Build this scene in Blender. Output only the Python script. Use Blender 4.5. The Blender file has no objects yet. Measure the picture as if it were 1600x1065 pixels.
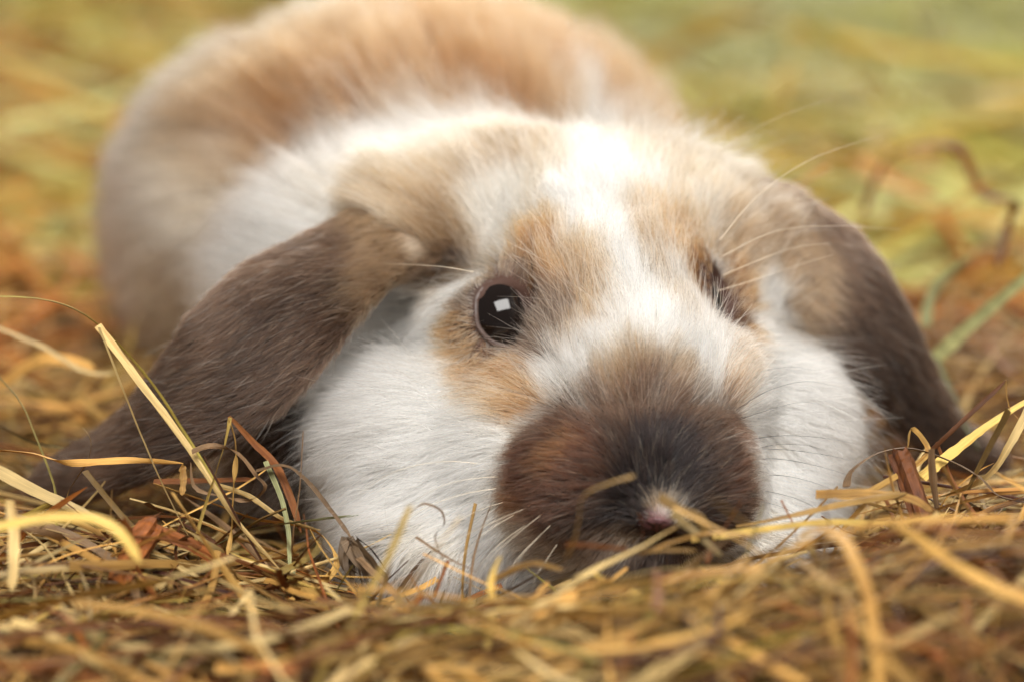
import bpy, math, random
import numpy as np
from mathutils import Vector, Matrix
from mathutils.bvhtree import BVHTree
from mathutils.kdtree import KDTree

SC = bpy.context.scene
COL = SC.collection
rng = np.random.default_rng(7)
random.seed(7)

# ------------------------------------------------------------------ camera
PITCH = math.radians(15)
CAM = np.array([0.0, -34.8, 12.8])                 # centimetres
RT = np.array([1.0, 0, 0])
UP = np.array([0, math.sin(PITCH), math.cos(PITCH)])
FW = np.array([0, math.cos(PITCH), -math.sin(PITCH)])
BAS = np.stack([RT, UP, FW])                        # rows
FPX = 85 / 36 * 1600
D0 = 36.0
cam_d = bpy.data.cameras.new('camera')
cam_d.lens = 85; cam_d.sensor_width = 36; cam_d.clip_start = 0.01; cam_d.clip_end = 50
cam_d.dof.use_dof = True
cam_d.dof.focus_distance = 0.3530
cam_d.dof.aperture_fstop = 9.0
cam_d.dof.aperture_blades = 0
cam = bpy.data.objects.new('camera', cam_d); COL.objects.link(cam)
cam.location = CAM * 0.01
cam.rotation_euler = (math.pi / 2 - PITCH, 0, 0)
SC.camera = cam

# ------------------------------------------------------------------ world and lamps
W = bpy.data.worlds.new('World'); SC.world = W; W.use_nodes = True
bg = W.node_tree.nodes['Background']
bg.inputs['Color'].default_value = (1.0, 0.93, 0.84, 1)
bg.inputs['Strength'].default_value = 0.25

def cam2w(q):
    q = np.asarray(q, float)
    return CAM + q[..., 0:1] * RT + q[..., 1:2] * UP + (q[..., 2:3] + D0) * FW
def w2cam(p):
    d = np.asarray(p, float) - CAM
    q = d @ BAS.T
    q[..., 2] -= D0
    return q
def Q(px, py, w):                                   # picture point at a distance -> camera-frame centimetres
    D = D0 + w
    return np.array([(px - 800) / FPX * D, (532.5 - py) / FPX * D, w])

def softbox(name, centre, target, sx, sy, power, colour):
    l = bpy.data.lights.new(name, 'AREA'); l.shape = 'RECTANGLE'; l.size = sx; l.size_y = sy
    l.energy = power; l.color = colour
    o = bpy.data.objects.new(name, l); COL.objects.link(o)
    o.location = centre
    o.rotation_euler = (Vector(target) - Vector(centre)).to_track_quat('-Z', 'Y').to_euler()
    return o
e = cam2w(np.array([-0.2, 0.3, 0.5])) * 0.01
dk = (0.03 * RT + 0.60 * UP - 0.80 * FW); dk /= np.linalg.norm(dk)
kb = softbox('key_softbox', tuple(e + dk * 1.0), tuple(e), 0.66, 0.52, 17.5, (1.0, 0.97, 0.93))
kb.rotation_euler = (kb.rotation_euler.to_matrix() @ Matrix.Rotation(math.radians(14), 3, 'Z')).to_euler()
softbox('added_back_fill', (0.4, 1.75, 1.0), (0.1, 0.95, 0.0), 1.3, 0.8, 27, (1.0, 0.96, 0.9))  # added unseen lamp behind the rabbit, brightens the far hay

SC.view_settings.view_transform = 'Standard'
SC.view_settings.look = 'None'
SC.view_settings.exposure = 0.14
SC.view_settings.gamma = 1.0
SC.render.engine = 'CYCLES'
SC.cycles.use_denoising = True
SC.cycles.max_bounces = 10
SC.cycles.diffuse_bounces = 3
SC.cycles.glossy_bounces = 6
SC.cycles.transmission_bounces = 10
SC.cycles.transparent_max_bounces = 8
SC.cycles.use_adaptive_sampling = True
SC.cycles.adaptive_threshold = 0.015

# ------------------------------------------------------------------ noise
_perm = rng.random((32, 32, 32)).astype(np.float32)
def noise(p, scale, off=0.0):
    q = np.asarray(p, np.float32) * scale + off + 100.0
    i = np.floor(q).astype(np.int64); f = (q - i).astype(np.float32); f = f * f * (3 - 2 * f)
    i &= 31; j = (i + 1) & 31
    r = 0
    for a in (0, 1):
        for b in (0, 1):
            for c in (0, 1):
                v = _perm[(j if a else i)[..., 0], (j if b else i)[..., 1], (j if c else i)[..., 2]]
                wgt = (f[..., 0] if a else 1 - f[..., 0]) * (f[..., 1] if b else 1 - f[..., 1]) * (f[..., 2] if c else 1 - f[..., 2])
                r = r + v * wgt
    return r * 2 - 1
def nrm(a): return a / (np.linalg.norm(a, axis=-1, keepdims=True) + 1e-9)
def smooth(x): x = np.clip(x, 0, 1); return x * x * (3 - 2 * x)

# ------------------------------------------------------------------ materials
def new_mat(name):
    m = bpy.data.materials.new(name); m.use_nodes = True
    nt = m.node_tree
    for n in list(nt.nodes): nt.nodes.remove(n)
    out = nt.nodes.new('ShaderNodeOutputMaterial')
    return m, nt, out
def mat_hair(name, attr='hair_tone', rough=0.5):
    m, nt, out = new_mat(name)
    a = nt.nodes.new('ShaderNodeAttribute'); a.attribute_name = attr
    h = nt.nodes.new('ShaderNodeBsdfHairPrincipled')
    h.model = 'CHIANG'; h.parametrization = 'COLOR'
    h.inputs['Roughness'].default_value = rough
    h.inputs['Radial Roughness'].default_value = 0.55
    h.inputs['Random Roughness'].default_value = 0.3
    nt.links.new(a.outputs['Color'], h.inputs['Color'])
    nt.links.new(h.outputs[0], out.inputs[0])
    return m
def mat_attr(name, attr, rough=0.6, spec=0.3, trans=0.0, grain=0.0, bump=0.0):
    m, nt, out = new_mat(name)
    a = nt.nodes.new('ShaderNodeAttribute'); a.attribute_name = attr
    b = nt.nodes.new('ShaderNodeBsdfPrincipled')
    b.inputs['Roughness'].default_value = rough
    b.inputs['Specular IOR Level'].default_value = spec
    src = a.outputs['Color']
    if grain:
        uv = nt.nodes.new('ShaderNodeAttribute'); uv.attribute_name = 'fibre'
        mp = nt.nodes.new('ShaderNodeMapping'); mp.inputs['Scale'].default_value = (34, 1.4, 1)
        ns = nt.nodes.new('ShaderNodeTexNoise'); ns.inputs['Scale'].default_value = 1.0; ns.inputs['Detail'].default_value = 4
        nt.links.new(uv.outputs['Vector'], mp.inputs[0]); nt.links.new(mp.outputs[0], ns.inputs['Vector'])
        mr = nt.nodes.new('ShaderNodeMapRange'); mr.inputs[1].default_value = 0.3; mr.inputs[2].default_value = 0.7
        mr.inputs[3].default_value = 1 - grain; mr.inputs[4].default_value = 1 + grain * 0.6
        nt.links.new(ns.outputs[0], mr.inputs[0])
        mx = nt.nodes.new('ShaderNodeVectorMath'); mx.operation = 'SCALE'
        nt.links.new(src, mx.inputs[0]); nt.links.new(mr.outputs[0], mx.inputs['Scale'])
        # blotches along the blade
        mp2 = nt.nodes.new('ShaderNodeMapping'); mp2.inputs['Scale'].default_value = (3, 1.1, 1)
        ns2 = nt.nodes.new('ShaderNodeTexNoise'); ns2.inputs['Scale'].default_value = 1.0; ns2.inputs['Detail'].default_value = 3
        nt.links.new(uv.outputs['Vector'], mp2.inputs[0]); nt.links.new(mp2.outputs[0], ns2.inputs['Vector'])
        mr2 = nt.nodes.new('ShaderNodeMapRange'); mr2.inputs[1].default_value = 0.52; mr2.inputs[2].default_value = 0.72
        mr2.inputs[3].default_value = 0; mr2.inputs[4].default_value = 0.75
        nt.links.new(ns2.outputs[0], mr2.inputs[0])
        mc = nt.nodes.new('ShaderNodeMix'); mc.data_type = 'RGBA'; mc.blend_type = 'MULTIPLY'
        mc.inputs['B'].default_value = (0.60, 0.44, 0.26, 1)
        nt.links.new(mr2.outputs[0], mc.inputs['Factor']); nt.links.new(mx.outputs[0], mc.inputs['A'])
        src = mc.outputs['Result']
        if bump:
            bp = nt.nodes.new('ShaderNodeBump'); bp.inputs['Strength'].default_value = bump; bp.inputs['Distance'].default_value = 0.0003
            nt.links.new(ns.outputs[0], bp.inputs['Height']); nt.links.new(bp.outputs[0], b.inputs['Normal'])
    nt.links.new(src, b.inputs['Base Color'])
    if trans:
        t = nt.nodes.new('ShaderNodeBsdfTranslucent'); nt.links.new(src, t.inputs['Color'])
        ms = nt.nodes.new('ShaderNodeMixShader'); ms.inputs[0].default_value = trans
        nt.links.new(b.outputs[0], ms.inputs[1]); nt.links.new(t.outputs[0], ms.inputs[2])
        nt.links.new(ms.outputs[0], out.inputs[0])
    else:
        nt.links.new(b.outputs[0], out.inputs[0])
    return m
M_FUR = mat_hair('fur')
M_SKIN = mat_attr('skin', 'skin_tone', 0.7, 0.2)
M_HAY = mat_attr('hay', 'blade_tone', 0.5, 0.35, 0.12, 0.45, 0.5)
def mat_ground():
    m, nt, out = new_mat('packed_chaff')
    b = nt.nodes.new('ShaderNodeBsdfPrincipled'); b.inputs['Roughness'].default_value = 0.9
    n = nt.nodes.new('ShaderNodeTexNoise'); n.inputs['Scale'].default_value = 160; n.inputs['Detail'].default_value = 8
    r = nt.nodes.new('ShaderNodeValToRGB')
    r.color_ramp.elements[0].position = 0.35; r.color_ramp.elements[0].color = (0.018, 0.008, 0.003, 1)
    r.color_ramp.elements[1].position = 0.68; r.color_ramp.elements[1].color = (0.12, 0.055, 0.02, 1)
    tc = nt.nodes.new('ShaderNodeTexCoord')
    nt.links.new(tc.outputs['Object'], n.inputs['Vector'])
    nt.links.new(n.outputs[0], r.inputs[0]); nt.links.new(r.outputs[0], b.inputs['Base Color'])
    bp = nt.nodes.new('ShaderNodeBump'); bp.inputs['Distance'].default_value = 0.002
    nt.links.new(n.outputs[0], bp.inputs['Height']); nt.links.new(bp.outputs[0], b.inputs['Normal'])
    nt.links.new(b.outputs[0], out.inputs[0])
    return m

def mesh_obj(name, verts_cm, faces, mat, parent=None, smooth_=True):
    me = bpy.data.meshes.new(name)
    verts = np.asarray(verts_cm, float) * 0.01
    if isinstance(faces, np.ndarray):
        k = faces.shape[1]
        me.vertices.add(len(verts)); me.vertices.foreach_set('co', verts.ravel())
        me.loops.add(faces.size); me.loops.foreach_set('vertex_index', faces.ravel().astype(np.int32))
        me.polygons.add(len(faces)); me.polygons.foreach_set('loop_start', np.arange(0, faces.size, k, dtype=np.int32))
        me.update(calc_edges=True)
    else:
        me.from_pydata([tuple(v) for v in verts], [], faces)
    if smooth_:
        me.polygons.foreach_set('use_smooth', np.ones(len(me.polygons), bool))
    me.materials.append(mat)
    o = bpy.data.objects.new(name, me); COL.objects.link(o)
    if parent: o.parent = parent
    return o
def set_attr(me, name, vals, typ='FLOAT_COLOR', dom='POINT', key='color'):
    a = me.attributes.new(name, typ, dom)
    v = np.asarray(vals, np.float32)
    if typ == 'FLOAT_COLOR' and v.shape[1] == 3:
        v = np.concatenate([v, np.ones((len(v), 1), np.float32)], 1)
    a.data.foreach_set(key, np.ascontiguousarray(v).ravel())

# ------------------------------------------------------------------ rabbit: one continuous body grown from an implicit surface
LO = np.array([-11.0, -5.5, -4.8]); HI = np.array([8.6, 8.0, 26.0]); VX = 0.125
NX = np.ceil((HI - LO) / VX).astype(int)
F = np.full(NX, 3.0, np.float32)
GRP = np.zeros(NX, np.uint8)                       # 0 body, 1 head, 2 muzzle, 3 ear on the left of the picture, 4 the other ear
BESTD = np.full(NX, 3.0, np.float32)
axs = [LO[i] + VX * (np.arange(NX[i]) + 0.5) for i in range(3)]
def prim(c, r, grp, k=0.6, axes=None, cut=False):
    c = np.asarray(c, float); r = np.asarray(r, float)
    A = np.eye(3) if axes is None else np.asarray(axes)
    ext = np.sqrt(((A * r[:, None]) ** 2).sum(0)) + k + 0.6
    a = np.maximum(((c - ext - LO) / VX).astype(int), 0); b = np.minimum(((c + ext - LO) / VX).astype(int) + 1, NX)
    if (b <= a).any(): return
    X, Y, Z = np.meshgrid(axs[0][a[0]:b[0]] - c[0], axs[1][a[1]:b[1]] - c[1], axs[2][a[2]:b[2]] - c[2], indexing='ij')
    L = [(X * A[i][0] + Y * A[i][1] + Z * A[i][2]) for i in range(3)]
    k0 = np.sqrt(sum((L[i] / r[i]) ** 2 for i in range(3))) + 1e-6
    k1 = np.sqrt(sum((L[i] / r[i] ** 2) ** 2 for i in range(3))) + 1e-6
    d = (k0 * (k0 - 1) / k1).astype(np.float32)
    sl = tuple(slice(a[i], b[i]) for i in range(3))
    f = F[sl]
    if cut:
        h = np.clip(0.5 - 0.5 * (f + d) / k, 0, 1)
        F[sl] = f * (1 - h) - d * h + k * h * (1 - h)
        return
    h = np.clip(0.5 + 0.5 * (f - d) / k, 0, 1)
    F[sl] = f * (1 - h) + d * h - k * h * (1 - h)
    bd = BESTD[sl]; g = GRP[sl]
    m = d < bd
    bd[m] = d[m]; g[m] = grp
    BESTD[sl] = bd; GRP[sl] = g

# trunk
prim((-1.9, 3.5, 16), (4.9, 3.3, 8), 0, 1.2)
prim((-5.2, 2.4, 13.5), (2.4, 2.9, 4.6), 0, 1.2)
prim((-1.2, 0.9, 8), (3.9, 2.5, 4.0), 0, 1.2)
prim(Q(800, 600, 5.5), (3.2, 2.2, 3.0), 0, 1.0)
prim(Q(670, 875, 0.2), (0.85, 0.75, 1.3), 0, 0.6)      # fore paws under the chin
prim(Q(1190, 860, 0.8), (0.9, 0.6, 1.4), 0, 0.6)
prim(Q(440, 690, 3.0), (.7, .9, 1.3), 0, .8)
# head
prim(Q(935, 415, 3.6), (2.35, 1.85, 2.6), 1, 0.7)
prim(Q(935, 470, 1.6), (1.6, 1.45, 1.8), 1, 0.7)
prim(Q(985, 600, 0.2), (1.25, 1.45, 1.6), 1, 0.7)
prim(Q(660, 700, 1.6), (1.45, 1.45, 1.8), 1, 0.7)
prim(Q(700, 820, 1.2), (1.45, 1.0, 1.7), 1, 0.7)
prim(Q(1210, 680, 2.4), (0.95, 1.45, 1.7), 1, 0.5)
prim(Q(1190, 790, 2.0), (0.95, 0.95, 1.6), 1, 0.5)
prim(Q(960, 800, 1.3), (2.2, 1.0, 2.0), 1, 0.7)
prim(Q(1160, 560, 2.2), (0.5, 0.8, 1.0), 1, 0.5)
prim(Q(765, 600, 1.3), (0.9, 0.8, 1.0), 1, 0.6)
prim(Q(685, 360, 3.2), (0.8, 0.7, 1.1), 1, 0.6)
prim(Q(635, 320, 3.6), (0.7, 0.65, 1.0), 1, 0.6)
prim(Q(1140, 400, 3.6), (0.55, 0.55, 0.9), 1, 0.6)
prim(Q(800, 345, 4.0), (1.3, 1.15, 1.8), 1, 0.7)
prim(Q(1030, 370, 4.0), (1.1, .95, 1.6), 1, 0.7)
prim(Q(735, 340, 3.6), (.9, .85, 1.2), 1, .6)
# muzzle
prim(Q(988, 738, -0.6), (1.62, 1.0, 1.4), 2, 0.8)
prim(Q(790, 760, 0.45), (1.0, 1.2, 1.2), 1, 0.8)
prim(Q(820, 690, .6), (.9, 1.0, 1.1), 1, .8)
prim(Q(850, 800, 0.7), (1.1, 1.0, 1.3), 1, 0.8)
prim(Q(850, 660, 0.7), (0.8, 0.9, 1.2), 1, 0.8)
prim(Q(1120, 620, 1.0), (0.6, 0.9, 1.2), 1, 0.8)
prim(Q(895, 765, -0.5), (0.9, 0.9, 1.1), 2, 0.7)
prim(Q(1090, 755, -0.5), (0.8, 0.85, 1.1), 2, 0.5)
prim(Q(1030, 797, -1.75), (0.42, 0.28, 0.45), 2, 0.4)
prim(Q(985, 850, -0.7), (0.8, 0.5, 0.9), 2, 0.4)
EYE_L = Q(784, 497, 0.85); ER = 0.63
EYE_R = Q(1068, 482, 1.6)
prim(Q(812, 425, 1.35), (0.45, 0.4, 0.6), 1, 0.4)
prim(Q(862, 520, 0.95), (0.45, 0.6, 0.7), 1, 0.4)
prim(Q(1072, 425, 1.5), (0.35, 0.4, 0.6), 1, 0.4)
prim(Q(1150, 475, 3.0), (.55, .95, .9), 1, .5)
prim(Q(735, 520, 1.3), (0.5, 0.6, 0.7), 1, 0.4)
def frame(ax, xdir):
    z = nrm(np.array(ax, float)); x = nrm(np.array(xdir, float) - z * np.dot(xdir, z)); y = np.cross(x, z) * -1
    return x, (y if y[1] > 0 else -y), z
_pxr = .94 * ER * FPX / (D0 + .85 - .4)
OUT_L = [((x - 784) / _pxr, (497 - y) / _pxr) for x, y in [(750, 470), (762, 452), (783, 446), (803, 456), (816, 480), (820, 510), (815, 541), (794, 537), (770, 528), (752, 505)]]
EYES = [(EYE_L, OUT_L, ((0, 0, -1), (1, 0, 0))), (EYE_R, [(-x, y) for x, y in OUT_L], ((.97, .16, -.2), (-.2, 0, -.97)))]
for c_, o_, fr_ in EYES:                            # skin drawn over the ball, then the opening
    prim(c_, (ER + .05,) * 3, 1, 0.30)
for c_, o_, fr_ in EYES:
    x_, y_, z_ = frame(*fr_)
    prim(c_ + z_ * ER * 1.05 + x_ * .01 + y_ * .02, (ER * .62, ER * .96, .42), 1, 0.05, axes=np.stack([x_, y_, z_]), cut=True)
# nostrils
prim(Q(975, 795, -2.2), (0.24, 0.12, 0.35), 2, 0.1, cut=True)
prim(Q(1078, 800, -2.2), (0.16, 0.09, 0.25), 2, 0.08, cut=True)

def catmull(P, n):
    P = np.asarray(P, float); m = len(P)
    t = np.linspace(0, m - 1 - 1e-6, n); i = t.astype(int); f = (t - i)[:, None]
    g = lambda j: P[np.clip(j, 0, m - 1)]
    p0, p1, p2, p3 = g(i - 1), g(i), g(i + 1), g(i + 2)
    return 0.5 * ((2 * p1) + (-p0 + p2) * f + (2 * p0 - 5 * p1 + 4 * p2 - p3) * f ** 2 + (-p0 + 3 * p1 - 3 * p2 + p3) * f ** 3)
EARS = {
 3: dict(pts=[(650, 365, 2.9), (565, 396, 2.0), (458, 470, 1.0), (370, 570, 0.7), (265, 650, 1.1), (165, 715, 1.9), (95, 745, 2.6)],
         hw=[0.45, 0.80, 1.10, 1.14, 1.0, 0.8, 0.5], nrm=[(-.25, .5, -.83), (-.2, .5, -.84), (-.3, .45, -.84), (-.3, .45, -.84), (-.25, .6, -.76), (-.1, .75, -.66), (-.05, .8, -.6)]),
 4: dict(pts=[(1135, 335, 4.0), (1225, 380, 3.5), (1300, 448, 3.3), (1375, 540, 3.6), (1435, 630, 4.2), (1490, 690, 4.8), (1530, 712, 5.2)],
         hw=[0.5, 0.92, 0.92, 0.78, 0.58, 0.42, 0.26], nrm=[(.3, .4, -.86), (.3, .35, -.88), (.3, .3, -.9), (.35, .3, -.88), (.3, .4, -.86), (.2, .6, -.75), (.1, .7, -.7)]),
}
for g, e_ in EARS.items():
    P = catmull([Q(*p) for p in e_['pts']], 26)
    hw = catmull(np.array(e_['hw'])[:, None], 26)[:, 0]
    nn = nrm(catmull(e_['nrm'], 26))
    T = nrm(np.gradient(P, axis=0))
    Wd = nrm(np.cross(nn, T)); nn = nrm(np.cross(T, Wd))
    e_['P'], e_['T'] = P, T
    for i in range(26):
        prim(P[i], (0.62, hw[i], 0.21), g, 0.22 if i > 3 else 0.5, axes=np.stack([T[i], Wd[i], nn[i]]))

def sdf_at(q):
    g = (np.asarray(q) - LO) / VX - 0.5
    i = np.floor(g).astype(int); ok = ((i >= 0) & (i < NX - 1)).all(-1)
    i = np.clip(i, 0, NX - 2); f = np.clip(g - i, 0, 1)
    r = 0
    for a in (0, 1):
        for b in (0, 1):
            for c in (0, 1):
                wt = (f[..., 0] if a else 1 - f[..., 0]) * (f[..., 1] if b else 1 - f[..., 1]) * (f[..., 2] if c else 1 - f[..., 2])
                r = r + wt * F[i[..., 0] + a, i[..., 1] + b, i[..., 2] + c]
    return np.where(ok, r, 3.0)

def surface_nets(F):
    s = F < 0
    cnt = np.zeros(np.array(F.shape) - 1, np.uint8)
    for a in (0, 1):
        for b in (0, 1):
            for c in (0, 1):
                cnt += s[a:a + cnt.shape[0], b:b + cnt.shape[1], c:c + cnt.shape[2]]
    act = (cnt > 0) & (cnt < 8)
    idx = np.full(act.shape, -1, np.int64); ijk = np.argwhere(act); idx[act] = np.arange(len(ijk))
    acc = np.zeros((len(ijk), 3)); num = np.zeros(len(ijk))
    corners = [(a, b, c) for a in (0, 1) for b in (0, 1) for c in (0, 1)]
    for p in corners:
        for ax in range(3):
            if p[ax]: continue
            q = list(p); q[ax] = 1
            v0 = F[ijk[:, 0] + p[0], ijk[:, 1] + p[1], ijk[:, 2] + p[2]]; v1 = F[ijk[:, 0] + q[0], ijk[:, 1] + q[1], ijk[:, 2] + q[2]]
            m = (v0 < 0) != (v1 < 0)
            t = v0[m] / (v0[m] - v1[m])
            pt = np.tile(np.array(p, float), (m.sum(), 1)); pt[:, ax] = t
            acc[m] += pt; num[m] += 1
    V = ijk + acc / num[:, None]
    faces = []
    for ax in range(3):
        o = [a for a in range(3) if a != ax]
        lo = [slice(None)] * 3; hi = [slice(None)] * 3
        lo[ax] = slice(0, -1); hi[ax] = slice(1, None)
        ch = s[tuple(lo)] != s[tuple(hi)]
        e = np.argwhere(ch)
        e = e[(e[:, o[0]] > 0) & (e[:, o[1]] > 0) & (e[:, o[0]] < F.shape[o[0]] - 1) & (e[:, o[1]] < F.shape[o[1]] - 1)]
        d0 = np.zeros(3, int); d0[o[0]] = 1; d1 = np.zeros(3, int); d1[o[1]] = 1
        g = lambda q: idx[q[:, 0], q[:, 1], q[:, 2]]
        quad = np.stack([g(e - d0 - d1), g(e - d1), g(e), g(e - d0)], 1)
        ins = s[e[:, 0], e[:, 1], e[:, 2]]
        flip = ins if ax != 1 else ~ins
        quad[~flip] = quad[~flip][:, ::-1]
        faces.append(quad)
    return V, np.concatenate(faces)
F[0], F[-1], F[:, 0], F[:, -1], F[:, :, 0], F[:, :, -1] = 1, 1, 1, 1, 1, 1
BV, BF = surface_nets(F)
BV = LO + VX * (BV + 0.5)
gi = np.clip(((BV - LO) / VX).astype(int), 0, NX - 1)
VG = GRP[gi[:, 0], gi[:, 1], gi[:, 2]]
h_ = 0.1
VN = nrm(np.stack([sdf_at(BV + d) - sdf_at(BV - d) for d in np.eye(3) * h_], 1))
BVH = BVHTree.FromPolygons([tuple(v) for v in BV], [tuple(f) for f in BF.tolist()])
def hit(px, py):
    o = Vector((0, 0, -D0)); d = Vector(tuple(Q(px, py, 0))) - o; d.normalize()
    r = BVH.ray_cast(o, d)
    if r[0] is not None: return np.array(r[0])
    best = None
    for t in np.linspace(30, 60, 60):
        p = o + d * t
        n = BVH.find_nearest(p)
        if n[0] is not None and (best is None or n[3] < best[0]): best = (n[3], np.array(n[0]))
    return best[1]

# ---- coat pattern: patches anchored on the body's surface (linear colours)
def hexc(s):
    c = [int(s[i:i + 2], 16) / 255 for i in (0, 2, 4)]
    return np.array([x / 12.92 if x <= .04045 else ((x + .055) / 1.055) ** 2.4 for x in c])
C = dict(white=hexc('f0e8da'), cream=hexc('d6c4ae'), tan=hexc('a27c58'), orange=hexc('8e6540'), ginger=hexc('6c421e'), rust=hexc('3b2215'),
         beige=hexc('9c8468'), fawn=hexc('7c6248'), taupe=hexc('5e4c3e'), brown=hexc('483427'), umber=hexc('28190f'), dark=hexc('231b1a'), black=hexc('1a100a'), ink=hexc('150c06'),
         grey=hexc('3c3230'), pink=hexc('d8a59c'), peach=hexc('a67c5a'))
STROKES = []      # group set, anchor, radius, softness, colour, strength
def paint(groups, col, rad, *pts, soft=0.45, s=1.0):
    for p in pts: STROKES.append((groups, hit(p[0], p[1]), rad if len(p) < 3 else p[2], soft, C[col], s))
HEAD = (1, 2)
# trunk behind the head
paint((0,), 'tan', 3.2, (640, 60), (800, 40), (950, 60), (520, 60), (430, 120))
paint((0,), 'beige', 2.4, (230, 250), (250, 350), (230, 440), (330, 130), (300, 180), (400, 60), (200, 500), (330, 330))
paint((0,), 'tan', 2.2, (450, 130), (560, 90), (700, 60), (900, 100), (1000, 120), (640, 130, 1.6), (800, 130, 1.6))
paint((0,), 'orange', 1.5, (450, 160, 1.2), (450, 215, 1.1), (540, 120, 1.2), (820, 80), (900, 80), (980, 120), (700, 60), (740, 120, 1.2), s=.85)
paint((0,), 'fawn', 1.0, (250, 250), (290, 200), (380, 100), (300, 300), (220, 350), s=.6)
paint((0,), 'cream', 1.4, (170, 300), (160, 400), (160, 500), (200, 200), (230, 420), (230, 300), (280, 380), s=.7)
paint((0,), 'cream', .9, (170, 480), (370, 230, .6), (180, 400), (380, 60, .7), (620, 60, .5), (800, 10, .5), s=.6)
paint((0,), 'white', 1.2, (330, 470, 1.4), (380, 400, 1.3), (430, 320, 1.1), (480, 275, 1.0), (560, 230, 1.0), (650, 205, .9), (740, 200, .8), (960, 60, .6), s=1)
paint((0,), 'tan', .8, (400, 260), (280, 430), s=.6)
paint((0,), 'beige', .8, (520, 300), (1180, 250), (1220, 300), (1150, 230), s=.8)
paint((0,), 'brown', 1.3, (430, 640), (410, 700), (440, 740), s=.9)
# crown and temples
paint(HEAD, 'beige', 1.6, (760, 260), (900, 230), (1050, 250), (1130, 300), (1100, 240), (660, 320))
paint(HEAD, 'beige', 1.0, (760, 240), (700, 270), (620, 280), (640, 320), (820, 215, .8), (720, 320, .8))
paint(HEAD, 'fawn', .6, (780, 250), (830, 225), (740, 270), (860, 240, .4), s=.8)
paint(HEAD, 'tan', .6, (660, 300), (590, 310), s=.8)
paint(HEAD, 'fawn', .8, (700, 370), (690, 390), (660, 390), (730, 400, .5), s=.8)
paint(HEAD, 'brown', .4, (690, 415), (650, 435), s=.9)  # shaded gap under the ear base painted into the coat
paint(HEAD, 'cream', .5, (770, 325), (790, 360), (765, 305), (810, 300, .4), (790, 390, .35))
paint(HEAD, 'white', .25, (800, 330), (785, 370), s=.7)
paint(HEAD, 'beige', .9, (1000, 230), (1060, 230), (1120, 250), (1150, 280), (980, 200, .8), (1190, 320), (1200, 360), s=.95)
paint((0, 1), 'fawn', .62, (975, 212), (1020, 222), (1065, 238), (1000, 240), (1045, 255), (1100, 262), (850, 205), (830, 235), s=.85, soft=.7)
paint((0, 1), 'beige', .5, (990, 195), (1040, 195), (1080, 205), (1020, 225), (1060, 235), s=.9)
paint((0, 1), 'fawn', .4, (1000, 215), (1050, 215), (860, 190), (1090, 230), s=.6)
paint((0, 1), 'beige', .8, (1090, 225), (1130, 250), (1060, 215), (1160, 270), s=.95)
paint((0, 1), 'fawn', .5, (1100, 250), (1150, 290), (1050, 230), s=.7)
paint((0, 1), 'fawn', .6, (1180, 370), (1165, 380), (1215, 390), (1190, 350), (1240, 380), s=.85)
paint(HEAD, 'fawn', .7, (1030, 215), (1160, 300), (1180, 330), (1140, 330, .5), s=.8)
# forehead
paint(HEAD, 'tan', .55, (845, 360), (860, 400), (850, 440), (890, 410, .4), s=.8)
paint(HEAD, 'orange', .50, (840, 370), (838, 410), (860, 440), (820, 440, .4))
paint(HEAD, 'ginger', .34, (830, 430), (850, 460), (870, 475), (840, 390), s=.7)
paint(HEAD, 'fawn', .38, (900, 400), (905, 440), (910, 480), (895, 510), (930, 440, .25), s=.95)
paint(HEAD, 'taupe', .25, (905, 470), (895, 500), (920, 430, .18), s=.6)
paint(HEAD, 'taupe', .42, (850, 500), (845, 530), (860, 470), (880, 490), s=.85)
paint(HEAD, 'tan', .32, (935, 390), (945, 430), (940, 470), (925, 500), s=.8)
paint(HEAD, 'tan', .6, (1010, 330), (1030, 370), (1060, 330), (1115, 370), (1090, 350), s=.9)
paint(HEAD, 'orange', .50, (1050, 350), (1070, 380), (1085, 410), (1095, 440))
paint(HEAD, 'fawn', .36, (1000, 370), (1020, 410), (1045, 450), (1065, 490), (990, 340), s=.8)
paint(HEAD, 'ginger', .34, (1095, 430), (1110, 460), (1105, 410), s=.8)
paint(HEAD, 'white', .30, (890, 290), (915, 310), (925, 265), (900, 330), (940, 330), (905, 250, .28), (915, 228, .22))
paint(HEAD, 'beige', .42, (1000, 262), (1040, 270), (1085, 285), (1010, 240), (1060, 245), s=.95)
paint(HEAD, 'fawn', .3, (1010, 255), (1050, 262), (1090, 275), (985, 225), s=.6)
paint(HEAD, 'fawn', .3, (850, 235), (835, 262), (860, 215), s=.6)
paint(HEAD, 'cream', .22, (1075, 322), (1110, 345), (1030, 310), s=.7)
paint(HEAD, 'white', .24, (905, 345, .2), (955, 360), (970, 390), (980, 415), (990, 445), (1000, 480), (1010, 520), (975, 480), (1040, 530), (960, 540), (925, 545), (1080, 560), (1110, 590), (890, 560), (860, 590), (1000, 500), (1130, 350, .15), (900, 590, .25), (850, 610, .22), (1050, 510), (1100, 530, .2))
paint(HEAD, 'fawn', .2, (935, 385), (940, 430), (932, 470), (925, 505), (1008, 385), (1022, 425), (1038, 465), (1012, 345), (905, 530, .15), (1055, 500), s=.75)
paint(HEAD, 'tan', .16, (960, 470), (968, 500), (948, 350), s=.5)
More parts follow.
